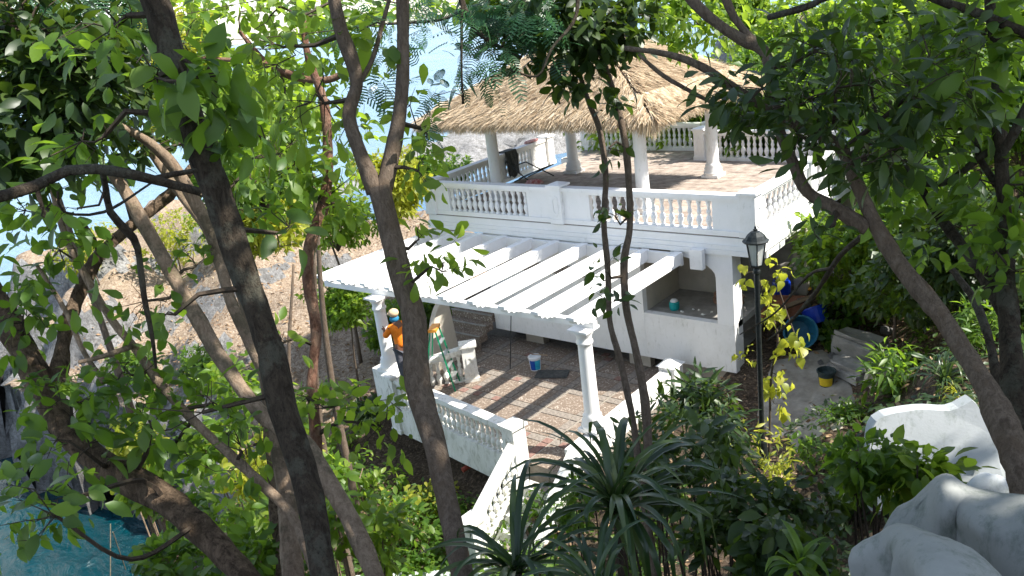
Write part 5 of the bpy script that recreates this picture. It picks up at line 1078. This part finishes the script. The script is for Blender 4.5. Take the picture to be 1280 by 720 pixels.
for k, (px, py, d, rx, ry, lm, kd, sz, lb) in enumerate(GP):
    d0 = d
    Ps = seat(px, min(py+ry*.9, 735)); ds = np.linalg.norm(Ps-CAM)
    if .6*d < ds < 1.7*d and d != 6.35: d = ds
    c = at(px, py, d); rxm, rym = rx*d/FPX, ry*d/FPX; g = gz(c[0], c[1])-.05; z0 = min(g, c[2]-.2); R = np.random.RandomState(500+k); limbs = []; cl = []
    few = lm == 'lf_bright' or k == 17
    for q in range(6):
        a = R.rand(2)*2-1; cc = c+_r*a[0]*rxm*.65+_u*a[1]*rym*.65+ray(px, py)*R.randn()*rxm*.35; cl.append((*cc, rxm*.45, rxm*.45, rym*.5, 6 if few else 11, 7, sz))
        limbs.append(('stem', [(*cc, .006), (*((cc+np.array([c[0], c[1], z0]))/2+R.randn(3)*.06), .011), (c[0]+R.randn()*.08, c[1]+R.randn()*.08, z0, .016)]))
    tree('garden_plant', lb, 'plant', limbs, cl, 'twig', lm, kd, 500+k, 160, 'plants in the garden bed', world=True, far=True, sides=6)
# vine climbing the lamp post
cl = [(964, 350, 13.8, 14, 26, 14, 3, .12), (970, 395, 13.8, 18, 26, 13, 3, .12), (982, 430, 13.7, 24, 20, 9, 3, .14), (998, 425, 13.6, 16, 16, 4, 2, .15), (972, 470, 13.9, 16, 26, 8, 3, .13), (928, 345, 14, 8, 16, 3, 3, .13), (968, 505, 13.8, 18, 18, 8, 4, .12), (930, 450, 13.8, 12, 22, 5, 4, .10)]
tree('heart_leaf_vine', 'bright yellow-green heart-leaved vine climbing beside the black lamp post', 'vine', [('stem', [(940, 320, 14, 2), (955, 370, 14, 3), (972, 420, 13.8, 3), (964, 470, 14, 3), (962, 540, 14.2, 3)]), ('stem', [(1004, 445, 13.6, 2), (985, 395, 13.8, 2), (968, 345, 14, 2)])], cl, 'twig', 'lf_yellow', 'heart', 60, 200, droop=1.1)
tree('bare_branch', 'dark bare branch sagging across the debris beside the deck', 'branch', [('trunk', [(1085, 290, 7.4, 9), (1050, 320, 8.2, 7), (1020, 365, 9, 6), (985, 405, 9.8, 4), (960, 425, 10.2, 2)]), ('limb', [(925, 418, 10.5, 1.5), (970, 390, 10, 2.5), (1010, 345, 9, 4), (1040, 335, 8.4, 5)])], [], 'bark_dark', 'lf_dark', 'oval', 61, ground=False)

# strap-leaved plants
def strap(label, px, py, d, n, L0, w0, seed, mat='lf_strap', name='strap_leaf_plant', up=1.0, curl=1.0, group='strap-leaved plants'):
    R = np.random.RandomState(seed); c = seat(px, py)+np.array([0, 0, .03]) if name == 'lily_clump' else at(px, py, d); g = gz(c[0], c[1]); T = thing(name, tuple(c), label, 'plant', group)
    if c[2] > g+.1: part('stalk', tube([(*c, .03), (*(c+[.02, .02, 0])*1, .035), (c[0], c[1], g-.05, .05)][0:1]+[(c[0], c[1], (c[2]+g)/2, .04), (c[0], c[1], g-.05, .05)], 7), M['twig'], T)
    for k in range(n):
        a = R.rand()*6.28; el = R.uniform(.35, 1.4)*up; L_ = L0*R.uniform(.6, 1.15); w_ = w0*R.uniform(.7, 1.2); m_ = 9; P = c+R.randn(3)*.02; V = []; F = []
        cu = R.uniform(.10, .32)*curl; hd = np.array([math.cos(a), math.sin(a), 0]); sd = np.array([-hd[1], hd[0], 0]); kink = R.randint(4, 9) if R.rand() < .35 else 99
        for i in range(m_+1):
            t = i/m_; ww = w_*(.55+.9*t)*(1-t**2.2)+.002; up_ = np.cross(sd, hd*math.cos(el)+np.array([0, 0, math.sin(el)])); 
            V += [P-sd*ww/2-up_*ww*.18, P+up_*0, P+sd*ww/2-up_*ww*.18]
            P = P+(hd*math.cos(el)+np.array([0, 0, math.sin(el)]))*L_/m_; el -= cu*(.5+t*1.5)+(.9 if i == kink else 0); el = max(el, -1.45)
        for i in range(m_): b_ = 3*i; F += [(b_, b_+1, b_+4, b_+3), (b_+1, b_+2, b_+5, b_+4)]
        link('leaf', np_mesh('leaf', np.array(V)-c[None], np.array(F), M[mat], np.full(len(V), R.rand()), True), T)
    return T
strap('large strap-leaved plant with arching blades before the stair at bottom centre', 772, 640, 4.9, 62, .85, .05, 1)
strap('smaller spiky strap-leaved plant against the sunlit stair', 645, 715, 4.6, 36, .66, .042, 2)
strap('drooping strap-leaved plant at the bottom edge between the two spiky ones', 750, 745, 4.2, 26, .5, .036, 3)
strap('clump of long thin lily leaves left of the arching trunk', 1130, 470, 8.6, 60, .75, .03, 4, 'lf_strap', 'lily_clump', group='lily clumps above the wavy wall')
strap('second lily clump beside the pale broken trough', 1180, 480, 8.2, 55, .75, .03, 5, 'lf_strap', 'lily_clump', group='lily clumps above the wavy wall')
strap('small lily clump just above the wavy wall with yellowish blades', 1195, 500, 7.6, 22, .35, .022, 6, 'lf_yellow', 'lily_clump', group='lily clumps above the wavy wall')
strap('upper lily clump in the shade behind the arching trunk', 1150, 420, 9.6, 46, .8, .03, 7, 'lf_dark', 'lily_clump', group='lily clumps above the wavy wall')
strap('blade-leaved plant in the shade at the bottom edge right of centre', 1000, 715, 4.3, 16, .3, .04, 8, 'lf_mid')
# fallen leaves and ground cover
R = np.random.RandomState(77)
def scatter(name, n, xr, yr, kind, size, mat, zoff, label, keep=None, upr=0.0):
    x = R.uniform(*xr, n); y = R.uniform(*yr, n); z = ground_z(x, y)
    ok = (z > -8.5) & ~((x > -9.6) & (x < -.9) & (y > -5.2) & (y < 9))
    if keep is not None: ok &= keep(x, y, z)
    x, y, z = x[ok], y[ok], z[ok]; n = len(x); P = np.stack([x, y, z+zoff*R.rand(n)], 1); d = R.randn(n, 3); d[:, 2] = d[:, 2]*.25+upr; s, d, nm = frames(d, np.array([[0, 0, 1.0]])+R.randn(n, 3)*.35)
    W, FF, rn = merge_leaves(kind, (P, s, d, nm, size*(.6+.7*R.rand(n)), R.rand(n))); o = link(name, np_mesh(name, W, FF, M[mat], rn)); meta(o, label, 'leaf litter' if 'litter' in name else 'ground cover', kind='stuff')
scatter('leaf_litter', 26000, (-24, 9), (-15, 10), 'small', .13, 'lf_dry', .05, 'dry brown fallen leaves scattered over the slopes')
scatter('ground_cover', 16000, (0, 12), (-15, -2), 'small', .10, 'lf_dark', .22, 'low dark green ground cover on the near garden slope', keep=lambda x, y, z: ((x > 1.9) | (y < -5.5)) & (fbm(x, y, 1.2, 3, 4) > -.3), upr=.4)
scatter('ground_cover', 26000, (-11, 1), (-13, -5.0), 'small', .13, 'lf_mid', .35, 'leafy green ground cover on the slope below the terrace', keep=lambda x, y, z: fbm(x, y, 1.0, 3, 6) > -.5, upr=.5)
scatter('ground_cover', 22000, (-14, 16), (6, 26), 'small', .22, 'lf_mid', .5, 'green undergrowth on the hill behind the pavilion', keep=lambda x, y, z: (y > 9.5) | (x > 2.5), upr=.5)
scatter('ground_cover', 9000, (2.5, 14), (-3, 8), 'small', .16, 'lf_mid', .35, 'green undergrowth on the slope right of the deck', keep=lambda x, y, z: fbm(x, y, 1.0, 3, 8) > 0, upr=.5)
print('leaf tris', NTRI[0])
